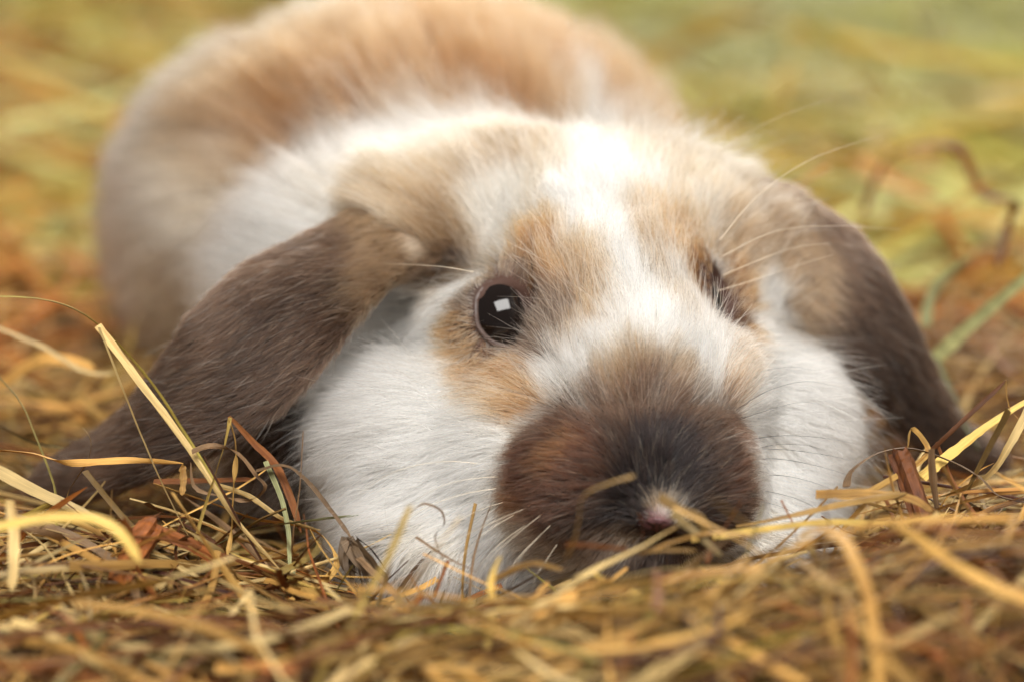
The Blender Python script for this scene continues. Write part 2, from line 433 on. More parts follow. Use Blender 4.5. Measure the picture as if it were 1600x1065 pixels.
for px_, py_, w_, r_, c_ in ((990, 245, 3.4, .7, 'beige'), (1040, 250, 3.4, .8, 'fawn'), (1090, 265, 3.6, .8, 'beige'), (1000, 240, 4.6, .9, 'beige'), (1060, 245, 4.8, .9, 'fawn'),
                              (940, 235, 5.0, .8, 'beige'), (860, 235, 4.6, .8, 'beige'), (850, 240, 3.6, .45, 'fawn'), (1120, 280, 4.6, .9, 'beige'), (985, 262, 2.6, .3, 'beige')):
    STROKES.append((HEAD, Q(px_, py_, w_), r_, .6, C[c_], .9))      # back of the crown, out of the lens's sight
# round the eyes
paint(HEAD, 'fawn', .42, (760, 430), (735, 445), (800, 430), (720, 500), (730, 540), s=.9)
paint(HEAD, 'taupe', .32, (835, 490), (840, 540), (820, 560), (800, 430), (720, 470), s=.9)
paint(HEAD, 'brown', .22, (835, 465), (815, 435), (840, 560), s=.8)
paint(HEAD, 'tan', .5, (690, 460), (640, 500), (600, 520), (705, 440), s=.8)
paint(HEAD, 'orange', .5, (750, 580), (725, 560), (780, 600), (710, 540), (790, 620))
paint(HEAD, 'ginger', .25, (740, 590), (770, 595), (790, 590), s=.6)
paint(HEAD, 'peach', .35, (770, 630), (750, 610), s=.8)
paint(HEAD, 'orange', .5, (1150, 480), (1150, 450, .4), (1170, 510), (1160, 430, .35), (1140, 520, .4))
paint(HEAD, 'peach', .4, (1160, 560), (1150, 590), (1170, 540), s=.9)
paint(HEAD, 'white', .45, (1200, 450, .3), (1208, 490, .35), (1215, 530))
# cheeks
paint(HEAD, 'white', .9, (640, 560, .5), (600, 620), (620, 700), (700, 740), (680, 800), (600, 780), (1260, 640), (1260, 740), (1240, 800), (680, 500, .3), (660, 470, .3))
paint(HEAD, 'cream', .5, (480, 560), (510, 530), (560, 540, .4), s=.7)
paint(HEAD, 'fawn', .6, (450, 640), (440, 600), (450, 700), s=.8)
# muzzle
paint(HEAD, 'umber', .85, (900, 720), (1000, 700), (1080, 700), (860, 760), (1000, 650, .45), (950, 668, .45), (1060, 650, .45), (900, 800), (1130, 740, .65), (930, 840, .45), (1030, 850, .7), (1110, 820, .7), (840, 810, .4), (1150, 790, .5), (1140, 670, .4), (830, 700, .4))
paint(HEAD, 'brown', .5, (990, 590), (1030, 590), (960, 610), (1080, 610), (900, 640), (860, 660), (1140, 650), (1000, 565, .35), s=.85)
paint(HEAD, 'fawn', .3, (985, 550), (1020, 545), (960, 575), (1060, 575), s=.7)
paint(HEAD, 'rust', .6, (870, 700), (850, 730), (820, 760), (900, 690, .4), (880, 740), (810, 800, .4), s=.85)
paint(HEAD, 'ginger', .28, (880, 690), (855, 720), (800, 790), s=.35)
paint(HEAD, 'black', .34, (1000, 700), (1040, 680), (1065, 715), (990, 740), (1030, 735), (975, 770), (1090, 740, .3), (1060, 765, .3), (1000, 775), (955, 798, .3), (982, 800, .3), s=.92, soft=.7)
paint(HEAD, 'ink', .42, (1020, 705), (1055, 695), (1005, 745), (1045, 740), (975, 780, .3), s=.85, soft=.8)
paint(HEAD, 'black', .22, (965, 795), (985, 790), (945, 805), s=1)  # shade of the nostril hollow painted into the coat
paint(HEAD, 'taupe', .25, (930, 838), (960, 842), (985, 848), s=.6)
paint(HEAD, 'cream', .35, (860, 868), (830, 850), (800, 830, .3), (900, 885), s=.6)
paint(HEAD, 'rust', .35, (1150, 670), (1165, 710), (1155, 750), s=.7)
paint(HEAD, 'taupe', .35, (860, 850), (900, 870), (820, 830), s=.7)
paint(HEAD, 'beige', .15, (1035, 772), (1050, 775), (1022, 778), s=.9)
paint(HEAD, 'taupe', .3, (930, 850), (960, 835), s=.7)
paint(HEAD, 'beige', .15, (990, 838), (970, 845), s=.7)
# ears
for g, e_ in EARS.items():
    n = len(e_['P'])
    for i in range(n):
        t = i / (n - 1)
        c = C['fawn'] * (1 - smooth((t - .05) / .25)) + C['brown'] * 1.15 * smooth((t - .05) / .25)
        if t > .5: c = c * .6 + C['umber'] * .4
        STROKES.append(((g,), e_['P'][i], 1.5, .5, c, 1.0))
paint((3,), 'fawn', .6, (610, 360), (600, 400), (580, 440, .5), (550, 470, .4), (590, 340), s=.8, soft=.9)
paint((3,), 'cream', .2, (640, 370), (650, 395), s=.5)
paint((3,), 'umber', .8, (440, 520), (480, 490), (400, 590), (330, 660), (240, 740), s=.7, soft=.9)
paint((4,), 'fawn', .8, (1200, 350), (1210, 400), (1240, 430), (1230, 470), (1180, 320), s=.9, soft=.8)
paint((4,), 'tan', .4, (1210, 420), (1200, 380), s=.5)
paint((4,), 'umber', .6, (1400, 630), (1440, 680), (1340, 560), (1380, 600), s=.8, soft=.8)

def coat(p, grp):
    base = np.tile(C['white'], (len(p), 1))
    col = base.copy()
    nz = noise(p, 1.6) * .5 + noise(p, 4.0, 5.0) * .35
    st = noise(p * (4.2, .75, 1.0), 1.0, 11.) * .9 + noise(p * (9., 1.6, 2.0), 1.0, 17.) * .5
    nz = np.where(grp == 1, nz * .6 + st * np.exp(-((p[:, 1] - 1.2) / 2.0) ** 2), nz)
    nz = np.where(grp == 0, noise(p, .8, 33.) * .9 + noise(p, 2.4, 35.) * .6, nz)
    col[grp >= 3] = C['brown']
    for groups, a, r, soft, c, s in STROKES:
        if groups == (0,) and c.max() < .6: c = c * ((.66, .58, .50) if c[0] > c[2] * 2.9 else (1.1, 1.1, 1.12))
        m = np.isin(grp, groups)
        d = np.linalg.norm(p - a, axis=1)
        m &= d < r * 1.6
        if not m.any(): continue
        x = d[m] / r + nz[m] * 0.30
        w = smooth((1 + soft * .5 - x) / soft) * s
        col[m] = col[m] * (1 - w[:, None]) + c * w[:, None]
    return col

# ---- lie of the coat: arrows on the surface
ARROWS = []
def lay(groups, px, py, dx, dy, rad=1.0, dw=0.0):
    ARROWS.append((groups, hit(px, py), np.array([dx, -dy, dw]) / math.hypot(dx, dy), rad))
for a in [(920, 260, 0, -1), (800, 250, -.5, -1), (740, 300, -.75, -1), (690, 350, -1, -.6), (640, 290, -.9, -.7), (600, 300, -1, -.2), (1030, 240, .3, -1), (1100, 280, .7, -1), (1160, 320, 1, -.5),
          (770, 350, -.5, -1), (850, 380, -.15, -1), (840, 440, -.2, -1), (920, 420, 0, -1), (980, 440, -.1, -1), (1050, 400, .25, -1), (1100, 430, .5, -1), (1000, 520, .05, -1), (900, 520, -.4, -1),
          (860, 560, -.7, -.75), (830, 520, -.6, -.6), (800, 425, -1, -.25), (740, 430, -1, -.1), (710, 500, -1, .1), (760, 570, -1, .15), (780, 600, -1, .05), (840, 620, -1, -.5), (960, 590, -.2, -1), (1040, 580, .2, -1), (1100, 560, .4, -1),
          (650, 470, -1, .1), (600, 520, -1, .2), (560, 580, -1, .1), (500, 620, -1, .1), (620, 640, -1, .35), (520, 720, -1, .5), (640, 740, -1, .6), (720, 700, -1, .5), (780, 660, -1, .25), (700, 840, -.6, 1), (600, 830, -.8, .8), (660, 900, -.2, 1), (760, 880, -.5, 1),
          (1160, 450, .8, -.5), (1160, 520, 1, -.1), (1180, 580, 1, .1), (1250, 600, 1, .1), (1300, 680, 1, .3), (1240, 740, 1, .5), (1200, 800, .6, .8), (1280, 780, .8, .7),
          (900, 660, -.9, -.5), (860, 700, -1, -.1), (820, 760, -1, .4), (850, 820, -.8, .8), (900, 760, -1, .3), (950, 700, -.5, -.7), (1000, 660, 0, -1), (1010, 720, 0, -1), (1070, 680, .5, -.8), (1120, 680, 1, -.4), (1150, 740, 1, .1), (1120, 800, .8, .8), (1080, 760, 1, .1),
          (1035, 772, 0, -1), (960, 800, -.9, .3), (940, 850, -.5, 1), (1000, 850, 0, 1)]:
    lay((1, 2, 0), *a, rad=.7)
for a in [(640, 100, 0, -1), (500, 120, -.5, -.9), (800, 60, 0, -1), (950, 80, .4, -1), (1060, 170, .6, -.8), (350, 150, -.8, -.5), (250, 250, -1, .2), (200, 400, -.6, .8), (300, 450, -.5, 1), (400, 300, -.7, .5), (480, 250, -.6, -.3), (600, 190, -.3, -.9), (740, 190, 0, -1), (440, 640, -.9, .4), (420, 720, -.8, .8), (180, 500, -.3, 1)]:
    lay((0,), *a, rad=2.0, dw=.4)

def flow(p, n, grp):
    acc = np.zeros_like(p); wt = np.full((len(p), 1), 1e-9)
    for groups, a, d, r in ARROWS:
        m = np.isin(grp, groups)
        if not m.any(): continue
        w = np.exp(-((p[m] - a) ** 2).sum(1) / (2 * r * r))[:, None] + 1e-7 / (1 + ((p[m] - a) ** 2).sum(1))[:, None]
        acc[m] += w * d; wt[m] += w
    for g, e_ in EARS.items():
        m = grp == g
        if not m.any(): continue
        pm = p[m]
        d2 = ((pm[:, None, :] - e_['P'][None]) ** 2).sum(2)
        acc[m] = e_['T'][d2.argmin(1)] + np.array([-.25, 0.1, 0]) * (1 if g == 3 else -1); wt[m] = 1
    v = acc / wt
    v = v - n * (v * n).sum(1, keepdims=True)
    return nrm(v)

# ---- the body mesh
rabbit = bpy.data.objects.new('rabbit', None); COL.objects.link(rabbit)
rabbit.location = tuple(cam2w(np.array([0.5, -3.4, 3.0])) * 0.01)
rabbit['label'] = 'lop-eared rabbit with white, ginger and dark brown fur resting its chin on the hay'
rabbit['category'] = 'rabbit'
bpy.context.view_layer.update()
RINV = rabbit.matrix_world.inverted()
def adopt(o, parent=None):
    o.parent = parent or rabbit
    o.matrix_parent_inverse = RINV if parent is None else Matrix()
    return o
body = adopt(mesh_obj('body', cam2w(BV), BF, M_SKIN))
vc = coat(BV, VG)
nose_p = hit(1027, 820)
vc = vc * 0.55
wn = smooth(1.4 - np.linalg.norm((BV - nose_p) * (1, 1.1, .6), axis=1) / .26)[:, None] * (VG == 2)[:, None]
vc = vc * (1 - wn) + hexc('8a6264') * wn
for e0 in (EYE_L, EYE_R):
    we = smooth(2.2 - np.linalg.norm(BV - e0, axis=1) / (ER * 1.1))[:, None]
    vc = vc * (1 - we) + hexc('4a352d') * we
set_attr(body.data, 'skin_tone', vc)

# ---- fur
TRI = np.concatenate([BF[:, [0, 1, 2]], BF[:, [0, 2, 3]]])
TA = 0.5 * np.linalg.norm(np.cross(BV[TRI[:, 1]] - BV[TRI[:, 0]], BV[TRI[:, 2]] - BV[TRI[:, 0]]), axis=1)
TC = BV[TRI].mean(1); TN = nrm(VN[TRI].mean(1)); TG = VG[TRI[:, 0]]
viewd = nrm(np.array([0, 0, -D0]) - TC)
FACE = (TN * viewd).sum(1)
def grow(name, sel_groups, density, seed, length, radius, lift=0.45, clump=0.5, gdens=22, npt=6, label=None, keep=None, jitter=.18, pale=0.0):
    r = np.random.default_rng(seed)
    m = np.isin(TG, sel_groups)
    w = TA * m * np.where(FACE < -.35, .25, 1.0)
    # nothing grows deep under the bed
    w = w * (cam2w(TC)[:, 2] > -1.2)
    N = int(w.sum() * density)
    t = r.choice(len(TRI), N, p=w / w.sum())
    a, b = r.random(N), r.random(N); f = a + b > 1; a[f], b[f] = 1 - a[f], 1 - b[f]
    V0, V1, V2 = BV[TRI[t, 0]], BV[TRI[t, 1]], BV[TRI[t, 2]]
    p = V0 + (V1 - V0) * a[:, None] + (V2 - V0) * b[:, None]
    n = nrm(VN[TRI[t, 0]] * (1 - a - b)[:, None] + VN[TRI[t, 1]] * a[:, None] + VN[TRI[t, 2]] * b[:, None])
    g = TG[t]
    L = length(p, g)
    # bare skin: eye openings and the nose pad
    rad_dirs = []
    for e0, out_, fr_ in EYES:
        x_, y_, z_ = frame(*fr_); rel = p - e0; de = np.linalg.norm(rel, axis=1)
        u_, v_, t_ = (rel @ x_) / de, (rel @ y_) / de, (rel @ z_) / de
        O_ = catmull(list(out_) + [out_[0]], 73)[:-1]; cen = O_.mean(0)
        oa = np.arctan2(O_[:, 1] - cen[1], O_[:, 0] - cen[0]); orr = np.hypot(O_[:, 0] - cen[0], O_[:, 1] - cen[1]); srt = np.argsort(oa)
        aa = np.arctan2(v_ - cen[1], u_ - cen[0]); rho = np.hypot(u_ - cen[0], v_ - cen[1]) / np.interp(aa, oa[srt], orr[srt], period=2 * np.pi)
        rho = np.where(t_ > 0, rho, 9.); rho = np.where(de > ER * 1.3, np.maximum(rho, 1.25), rho) + np.maximum(de - ER * 1.35, 0) * 2
        kk = (.26, 1.5) if e0 is EYE_L else (.12, 2.4)
        L = np.where(rho < 1.06, 0, L * smooth(kk[0] + (rho - 1.06) / kk[1]))
        rad_dirs.append((np.exp(-((rho - 1.1) / .75) ** 2)[:, None], (u_ - cen[0])[:, None] * x_ + (v_ - cen[1])[:, None] * y_))
    dn = np.linalg.norm((p - nose_p) * (.85, 1.15, .6), axis=1)
    L = np.where((dn < .15), 0, L * smooth(.25 + (dn - .15) / .6))
    k = L > .035
    if keep is not None: k &= keep(p, g)
    p, n, g, L = p[k], n[k], g[k], L[k]; N = len(p)
    d = flow(p, n, g)
    for wgt, rd in rad_dirs:
        rd = nrm(rd[k]); d = d * (1 - wgt[k] * .85) + rd * wgt[k] * .85
        d = nrm(d - n * (d * n).sum(1, keepdims=True))
    # low-frequency swirl, then a little scatter for each hair
    side = np.cross(n, d)
    em = np.where(g >= 3, .35, 1.0)
    ang = (noise(p, 1.3, 3.0) * .35 + noise(p, 3.5, 9.0) * .25) * em + r.normal(0, jitter, N)
    d = d * np.cos(ang)[:, None] + side * np.sin(ang)[:, None]
    lf = np.clip(lift + noise(p, 2.0, 21.) * .15 + r.normal(0, .12, N), .08, 1.3)
    L = L * (0.72 + .5 * r.random(N)) * (1 + .25 * noise(p, 2.2, 40.))
    s = np.linspace(0, 1, npt)[None, :, None]
    a0 = lf[:, None, None]; a1 = (lf * .35)[:, None, None]
    # direction bends from lifted to lying
    ang_s = a0 + (a1 - a0) * s
    step = (np.cos(ang_s) * d[:, None, :] + np.sin(ang_s) * n[:, None, :]) * (L[:, None, None] / (npt - 1))
    off = np.concatenate([np.zeros((N, 1, 3)), np.cumsum(step[:, :-1], 1)], 1)
    # clumps
    Gi = r.choice(N, min(N, max(8, int(N / density * gdens))), replace=False)
    kd = KDTree(len(Gi))
    for i, gidx in enumerate(Gi): kd.insert(p[gidx], i)
    kd.balance()
    near = np.fromiter((kd.find(q)[1] for q in p.tolist()), np.int64, N); near = Gi[near]
    same = g[near] == g
    cs = clump * (0.55 + .45 * r.random(N)) * same
    tipn = (p + off[:, -1])[near]; gp = p[near]
    w3 = (s ** 1.4) * cs[:, None, None]
    gcurve = gp[:, None, :] + off[near]
    pos = p[:, None, :] + off
    pos = pos * (1 - w3) + gcurve * w3
    # stray bend
    sb = r.normal(0, .05, (N, 1, 3)) * L[:, None, None]
    pos = pos + sb * s ** 2
    P3 = cam2w(pos.reshape(-1, 3)) * .01
    # tone of each hair, read at the middle of the hair so the patches stay crisp
    mid = p + off[:, npt // 2] * .9
    c = coat(mid + r.normal(0, .07 if 0 not in sel_groups else .25, (N, 3)), g)
    c = c * np.clip(1 + r.normal(0, .17, (N, 1)) - (r.random((N, 1)) < .22) * .28, .3, 1.5) * (1 + .10 * noise(p, 6, 3.)[:, None])
    lum = c.mean(1)
    isdark = lum < .35
    pl_ = (r.random(N) < .06) & isdark & (L > .2)
    c[pl_] = c[pl_] * .3 + C['beige'] * .7 * .8
    mixp = (r.random(N) < .22) & (lum > .12) & (lum < .6) & (g == 1)
    c[mixp] = c[mixp] * .35 + C['white'] * .65
    em2 = (g >= 3)[:, None]
    c = c * np.where(em2, 1 + .42 * noise(p * (1, 1, 1), 1.1, 50.)[:, None] + .25 * noise(p, 3.0, 52.)[:, None], 1)
    if pale: c = c * (1 - pale) + C['cream'] * pale
    dk = (r.random(N) < .07) & (lum > .25) & (lum < .75)
    c[dk] *= .55
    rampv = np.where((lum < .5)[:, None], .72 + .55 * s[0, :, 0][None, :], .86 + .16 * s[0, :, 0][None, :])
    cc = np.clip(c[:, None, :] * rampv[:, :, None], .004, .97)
    R = radius(p, g) * (.75 + .5 * r.random(N))
    rad = R[:, None] * (1 - .85 * np.linspace(0, 1, npt)[None] ** 1.5) * .01
    cu = bpy.data.hair_curves.new(name)
    cu.add_curves([npt] * N)
    cu.attributes['position'].data.foreach_set('vector', P3.astype(np.float32).ravel())
    ra = cu.attributes.get('radius') or cu.attributes.new('radius', 'FLOAT', 'POINT')
    ra.data.foreach_set('value', rad.astype(np.float32).ravel())
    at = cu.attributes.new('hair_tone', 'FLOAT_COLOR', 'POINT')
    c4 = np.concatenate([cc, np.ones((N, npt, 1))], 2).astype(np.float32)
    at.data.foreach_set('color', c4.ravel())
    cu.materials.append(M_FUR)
    o = bpy.data.objects.new(name, cu); COL.objects.link(o); adopt(o)
    if label: o['label'] = label
    print('fur', name, N)
    return o
def len_head(p, g):
    L = np.full(len(p), .62)
    def near(px, py, r, v, L=L):
        w = np.exp(-((p - hit(px, py)) ** 2).sum(1) / (2 * r * r)); return L * (1 - w) + v * w
    for px, py, r, v in [(920, 270, .9, .95), (780, 250, .8, 1.0), (640, 290, .7, 1.0), (1100, 260, .9, 1.0), (850, 400, .6, .55), (980, 450, .6, .6), (1050, 380, .5, .6), (990, 560, .5, .5),
                         (600, 650, 1.0, .9), (520, 650, .8, 1.1), (680, 760, .9, .8), (620, 830, .8, .9), (1260, 660, .9, .8), (760, 440, .4, .4), (760, 570, .35, .42), (650, 480, .4, .8), (1160, 480, .4, .5), (690, 400, .4, .7)]:
        L = near(px, py, r, v, L)
    return L
grow('head_fur', (1,), 1500, 11, len_head, lambda p, g: np.full(len(p), .0048), lift=.5, clump=.55, gdens=26)
grow('muzzle_fur', (2,), 1900, 12, lambda p, g: np.full(len(p), .36), lambda p, g: np.full(len(p), .0042), lift=.42, clump=.45, gdens=40, label='short dark brown fur with a rust patch on one side')
grow('ear_fur', (3,), 1500, 13, lambda p, g: np.full(len(p), .33), lambda p, g: np.full(len(p), .0045), lift=.2, clump=.45, gdens=70, jitter=.10)
grow('ear_fur', (4,), 1100, 14, lambda p, g: np.full(len(p), .35), lambda p, g: np.full(len(p), .0055), lift=.22, clump=.4, gdens=50)
grow('body_fur', (0,), 230, 15, lambda p, g: np.where(p[:, 2] < 3, .8, 1.45), lambda p, g: np.where(p[:, 2] < 3, .007, .012), lift=.5, clump=.5, gdens=6)

grow('guard_hair', (1,), 60, 16, lambda p, g: len_head(p, g) * 1.45, lambda p, g: np.full(len(p), .0036), lift=.85, clump=.0, npt=7, jitter=.35, pale=.55)
grow('guard_hair', (3, 4), 26, 17, lambda p, g: np.full(len(p), .5), lambda p, g: np.full(len(p), .0034), lift=.35, clump=.0, npt=7, jitter=.18, pale=.4)
# ---- eyes
def mat_eye():
    m, nt, out = new_mat('dark_eye')
    b = nt.nodes.new('ShaderNodeBsdfPrincipled')
    b.inputs['Base Color'].default_value = (0.006, 0.0035, 0.003, 1)
    b.inputs['Roughness'].default_value = 0.055
    b.inputs['Specular IOR Level'].default_value = 0.36
    nt.links.new(b.outputs[0], out.inputs[0]); return m
M_EYE = mat_eye()
def mat_flesh(name, c, rough, sss=.15):
    m, nt, out = new_mat(name)
    b = nt.nodes.new('ShaderNodeBsdfPrincipled')
    n = nt.nodes.new('ShaderNodeTexNoise'); n.inputs['Scale'].default_value = 900; n.inputs['Detail'].default_value = 3
    tc = nt.nodes.new('ShaderNodeTexCoord'); nt.links.new(tc.outputs['Object'], n.inputs['Vector'])
    r = nt.nodes.new('ShaderNodeValToRGB')
    r.color_ramp.elements[0].position = .3; r.color_ramp.elements[0].color = (*(c * .7), 1)
    r.color_ramp.elements[1].position = .7; r.color_ramp.elements[1].color = (*(c * 1.2), 1)
    nt.links.new(n.outputs[0], r.inputs[0]); nt.links.new(r.outputs[0], b.inputs['Base Color'])
    bp = nt.nodes.new('ShaderNodeBump'); bp.inputs['Distance'].default_value = .0002; bp.inputs['Strength'].default_value = .5
    nt.links.new(n.outputs[0], bp.inputs['Height']); nt.links.new(bp.outputs[0], b.inputs['Normal'])
    b.inputs['Roughness'].default_value = rough
    nt.links.new(b.outputs[0], out.inputs[0]); return m
M_LID = mat_flesh('eyelid_skin', hexc('4c3a33'), .5)
M_NOSE = mat_flesh('nose_skin', hexc('5c3e40'), .42)
def ball(name, c, r, mat, nu=64, nv=40, parent=None):
    th = np.linspace(0, 2 * np.pi, nu, endpoint=False); ph = np.linspace(0, np.pi, nv)
    v = np.stack([np.outer(np.sin(ph), np.cos(th)), np.outer(np.cos(ph), np.ones(nu)), np.outer(np.sin(ph), np.sin(th))], 2).reshape(-1, 3) * r + c
    f = [(i * nu + j, i * nu + (j + 1) % nu, (i + 1) * nu + (j + 1) % nu, (i + 1) * nu + j) for i in range(nv - 1) for j in range(nu)]
    return adopt(mesh_obj(name, cam2w(v), np.array(f)[:, ::-1], mat))
def eye(c, outline, ax, xdir):
    """outline: closed loop of (x, y) in units of the eyeball radius in the plane facing ax"""
    b = ball('eye', c, ER, M_EYE)
    x, y, z = frame(ax, xdir)
    O = catmull(list(outline) + [outline[0]], 73)[:-1]
    cen = O.mean(0)
    rings = []
    for sc, rr in [(0.99, 0.985), (1.0, 1.02), (1.03, 1.05), (1.07, 1.075), (1.13, 1.07), (1.22, 1.0)]:
        o2 = cen + (O - cen) * sc
        rad = np.minimum(np.linalg.norm(o2, axis=1), .98)
        o2 = o2 * (rad / np.maximum(np.linalg.norm(o2, axis=1), 1e-6))[:, None]
        dz = np.sqrt(np.maximum(1 - (o2 ** 2).sum(1), .04)) - np.maximum(0, (np.linalg.norm(cen + (O - cen) * sc, axis=1) - .98)) * .8
        dirs = o2[:, :1] * x + o2[:, 1:] * y + dz[:, None] * z
        dirs = nrm(dirs)
        rings.append(c + dirs * ER * rr)
    n = len(O); V = np.concatenate(rings)
    Fc = np.array([(k * n + j, k * n + (j + 1) % n, (k + 1) * n + (j + 1) % n, (k + 1) * n + j) for k in range(len(rings) - 1) for j in range(n)])
    lid = mesh_obj('eyelid', cam2w(V), Fc, M_LID)
    lid.parent = b; lid.matrix_parent_inverse = RINV @ Matrix()
    lid.matrix_parent_inverse = (b.matrix_parent_inverse).copy() if False else Matrix()
    lid.matrix_world = Matrix()
    return b, rings
for c_, o_, fr_ in EYES: eye(c_, o_, *fr_)

# ---- nose: a moist pad with a cleft and two nostril slits
NPX, NPY = 1026, 827
gu, gv = 56, 44
nv_ = []
for i in range(gu):
    for j in range(gv):
        u = i / (gu - 1) * 2 - 1; v = j / (gv - 1) * 2 - 1
        q_ = hit(NPX + u * 25, NPY - v * 18)
        rr = u * u + v * v
        hgt = .03 * max(0, 1 - rr) ** .5 - .05 * (rr > 1)
        hgt -= .075 * math.exp(-(u / .10) ** 2) * (v < .55) * smooth(np.array((.7 - v) * 2.))
        for sg in (-1, 1):
            e1 = (u - sg * .55) * .8 + (v - .35) * .5 * sg; e2 = (v - .35) * .85 - (u - sg * .55) * .5 * sg
            hgt -= .10 * math.exp(-(e1 / .28) ** 2 - (e2 / .13) ** 2)
        nv_.append(q_ + np.array([0, .25, -1.0]) * hgt)
nf_ = np.array([(i * gv + j, (i + 1) * gv + j, (i + 1) * gv + j + 1, i * gv + j + 1) for i in range(gu - 1) for j in range(gv - 1)])
adopt(mesh_obj('nose', cam2w(np.array(nv_)), nf_, M_NOSE))
# ---- whiskers
def tube(name, pts, r0, r1, mat, parent=None, ns=5, n=18, flat=1.0):
    P = catmull(pts, n); T = nrm(np.gradient(P, axis=0))
    ref = np.array([0.13, 0.3, 0.9]); A = nrm(np.cross(T, ref)); B = np.cross(T, A)
    rr = np.linspace(r0, r1, n)
    th = np.linspace(0, 2 * np.pi, ns, endpoint=False)
    V = (P[:, None] + rr[:, None, None] * (np.cos(th)[None, :, None] * A[:, None] + flat * np.sin(th)[None, :, None] * B[:, None])).reshape(-1, 3)
    f = np.array([(i * ns + j, i * ns + (j + 1) % ns, (i + 1) * ns + (j + 1) % ns, (i + 1) * ns + j) for i in range(n - 1) for j in range(ns)])
    return mesh_obj(name, cam2w(V), f, mat)
def mat_plain(name, c, rough):
    m, nt, out = new_mat(name); b = nt.nodes.new('ShaderNodeBsdfPrincipled')
    b.inputs['Base Color'].default_value = (*c, 1); b.inputs['Roughness'].default_value = rough
    nt.links.new(b.outputs[0], out.inputs[0]); return m
M_WW = mat_plain('pale_whisker', hexc('efe0c8'), .35); M_WD = mat_plain('dark_whisker', hexc('3a2c28'), .4)
WH = [  # colour, thickness, points (px, py, w)
 ('w', .0060, (1125, 375, .8), (1185, 305, .9), (1270, 248, 1.1), (1378, 211, 1.3)),
 ('w', .0050, (1095, 265, 3.6), (1150, 220, 2.6), (1220, 182, 2.2), (1302, 154, 2.0)),
 ('w', .0042, (1130, 400, .8), (1210, 362, 0.9), (1300, 353, 1.1), (1408, 359, 1.3)),
 ('w', .0042, (1130, 430, .8), (1190, 405, 0.9), (1245, 386, 1.0), (1300, 380, 1.1)),
 ('w', .0042, (1120, 455, .8), (1170, 440, 0.8), (1235, 418, .9), (1302, 398, 1.1)),
 ('d', .0055, (1150, 690, -1.0), (1220, 680, -.6), (1290, 684, -.3), (1345, 694, 0)),
 ('d', .0065, (1150, 722, -1.2), (1210, 716, -.8), (1280, 728, -.4), (1352, 750, 0)),
 ('d', .005, (1150, 700, -1.1), (1230, 702, -.7), (1300, 712, -.3), (1340, 722, 0)),
 ('d', .005, (1160, 745, -1.0), (1220, 742, -.8), (1280, 756, -.5), (1330, 780, -.2)),
 ('d', .005, (1150, 640, -.8), (1200, 610, -.5), (1260, 595, -.2), (1310, 605, .1)),
 ('d', .0045, (1140, 660, -.9), (1200, 640, -.6), (1250, 628, -.2), (1285, 632, .1)),
 ('d', .0045, (1150, 600, -.2), (1190, 580, 0), (1240, 573, .2), (1280, 580, .4)),
 ('d', .0045, (1155, 780, -1.0), (1200, 785, -.8), (1240, 800, -.7), (1270, 825, -.5)),
 ('w', .0032, (800, 780, -1.2), (740, 800, -1.3), (690, 835, -1.2), (650, 890, -1.0)),
 ('w', .0032, (810, 800, -1.3), (760, 830, -1.6), (720, 870, -1.6), (700, 915, -1.5)),
 ('w', .0032, (820, 820, -1.4), (780, 850, -1.8), (745, 890, -1.8), (735, 930, -1.7)),
 ('w', .005, (800, 760, -1.1), (730, 770, -1.2), (660, 795, -1.0), (600, 840, -.6)),
 ('w', .0032, (840, 840, -1.5), (810, 870, -1.9), (790, 905, -2), (785, 940, -1.9)),
 ('w', .0032, (870, 850, -1.6), (850, 880, -2.0), (835, 905, -2), (830, 930, -1.9)),
 ('w', .005, (790, 730, -.9), (700, 720, -.9), (620, 735, -.7), (560, 770, -.3)),
 ('w', .0032, (850, 800, -1.6), (800, 840, -2.0), (760, 880, -2.1), (725, 950, -2.0)),
 ('w', .0032, (860, 820, -1.7), (830, 850, -2.1), (808, 880, -2.2), (800, 930, -2.1)),
 ('w', .0032, (830, 790, -1.4), (770, 815, -1.8), (705, 850, -1.8), (655, 905, -1.6)),
 ('w', .005, (810, 745, -1.0), (760, 745, -1.2), (700, 755, -1.2), (650, 780, -1.0)),
 ('d', .005, (1160, 765, -1.0), (1205, 768, -.9), (1260, 785, -.7), (1300, 815, -.5)),
 ('d', .0045, (1155, 710, -1.1), (1205, 695, -.8), (1250, 694, -.5), (1290, 702, -.3)),
 ('d', .0045, (1050, 760, -2.2), (1045, 715, -2.75), (1068, 685, -2.75), (1102, 712, -2.3)),
 ('w', .005, (740, 425, .2), (700, 418, .1), (650, 414, .4), (600, 412, .9)),
]
for kcol, th, *pts in WH:
    o = tube('whisker', [Q(*p) for p in pts], th, .001, M_WW if kcol == 'w' else M_WD)
    adopt(o)

# ------------------------------------------------------------------ the bed of hay
def bed_h(x, y):
    g = lambda cx, cy, sx, sy, a: a * np.exp(-((x - cx) / sx) ** 2 / 2 - ((y - cy) / sy) ** 2 / 2)
    h = g(4, -6.3, 4.5, 1.6, 2.0) + g(0, -9.5, 14, 2.6, 1.2) + g(-6.5, -2.5, 3.0, 2.2, .9) + g(7.5, -1.5, 2.6, 2.5, 1.3) + g(-9, 5, 4, 4, .6) + g(10, 6, 3, 5, .8)
    h = h + .9 * noise(np.stack([x, y, x * 0], -1), .16, 3.) * smooth((y - 12) / 8) + .35 * np.sin(x * .45 + 1.3) * np.sin(y * .37 + .4) + .5 * np.sin(x * .12 + y * .09) * smooth((y - 15) / 20)
    return h - 1.1
gx = np.concatenate([np.arange(-75, 75.1, 1.5)]); gy = np.concatenate([np.arange(-34, 30, .8), np.arange(30, 150, 3)])
GX, GY = np.meshgrid(gx, gy, indexing='ij')
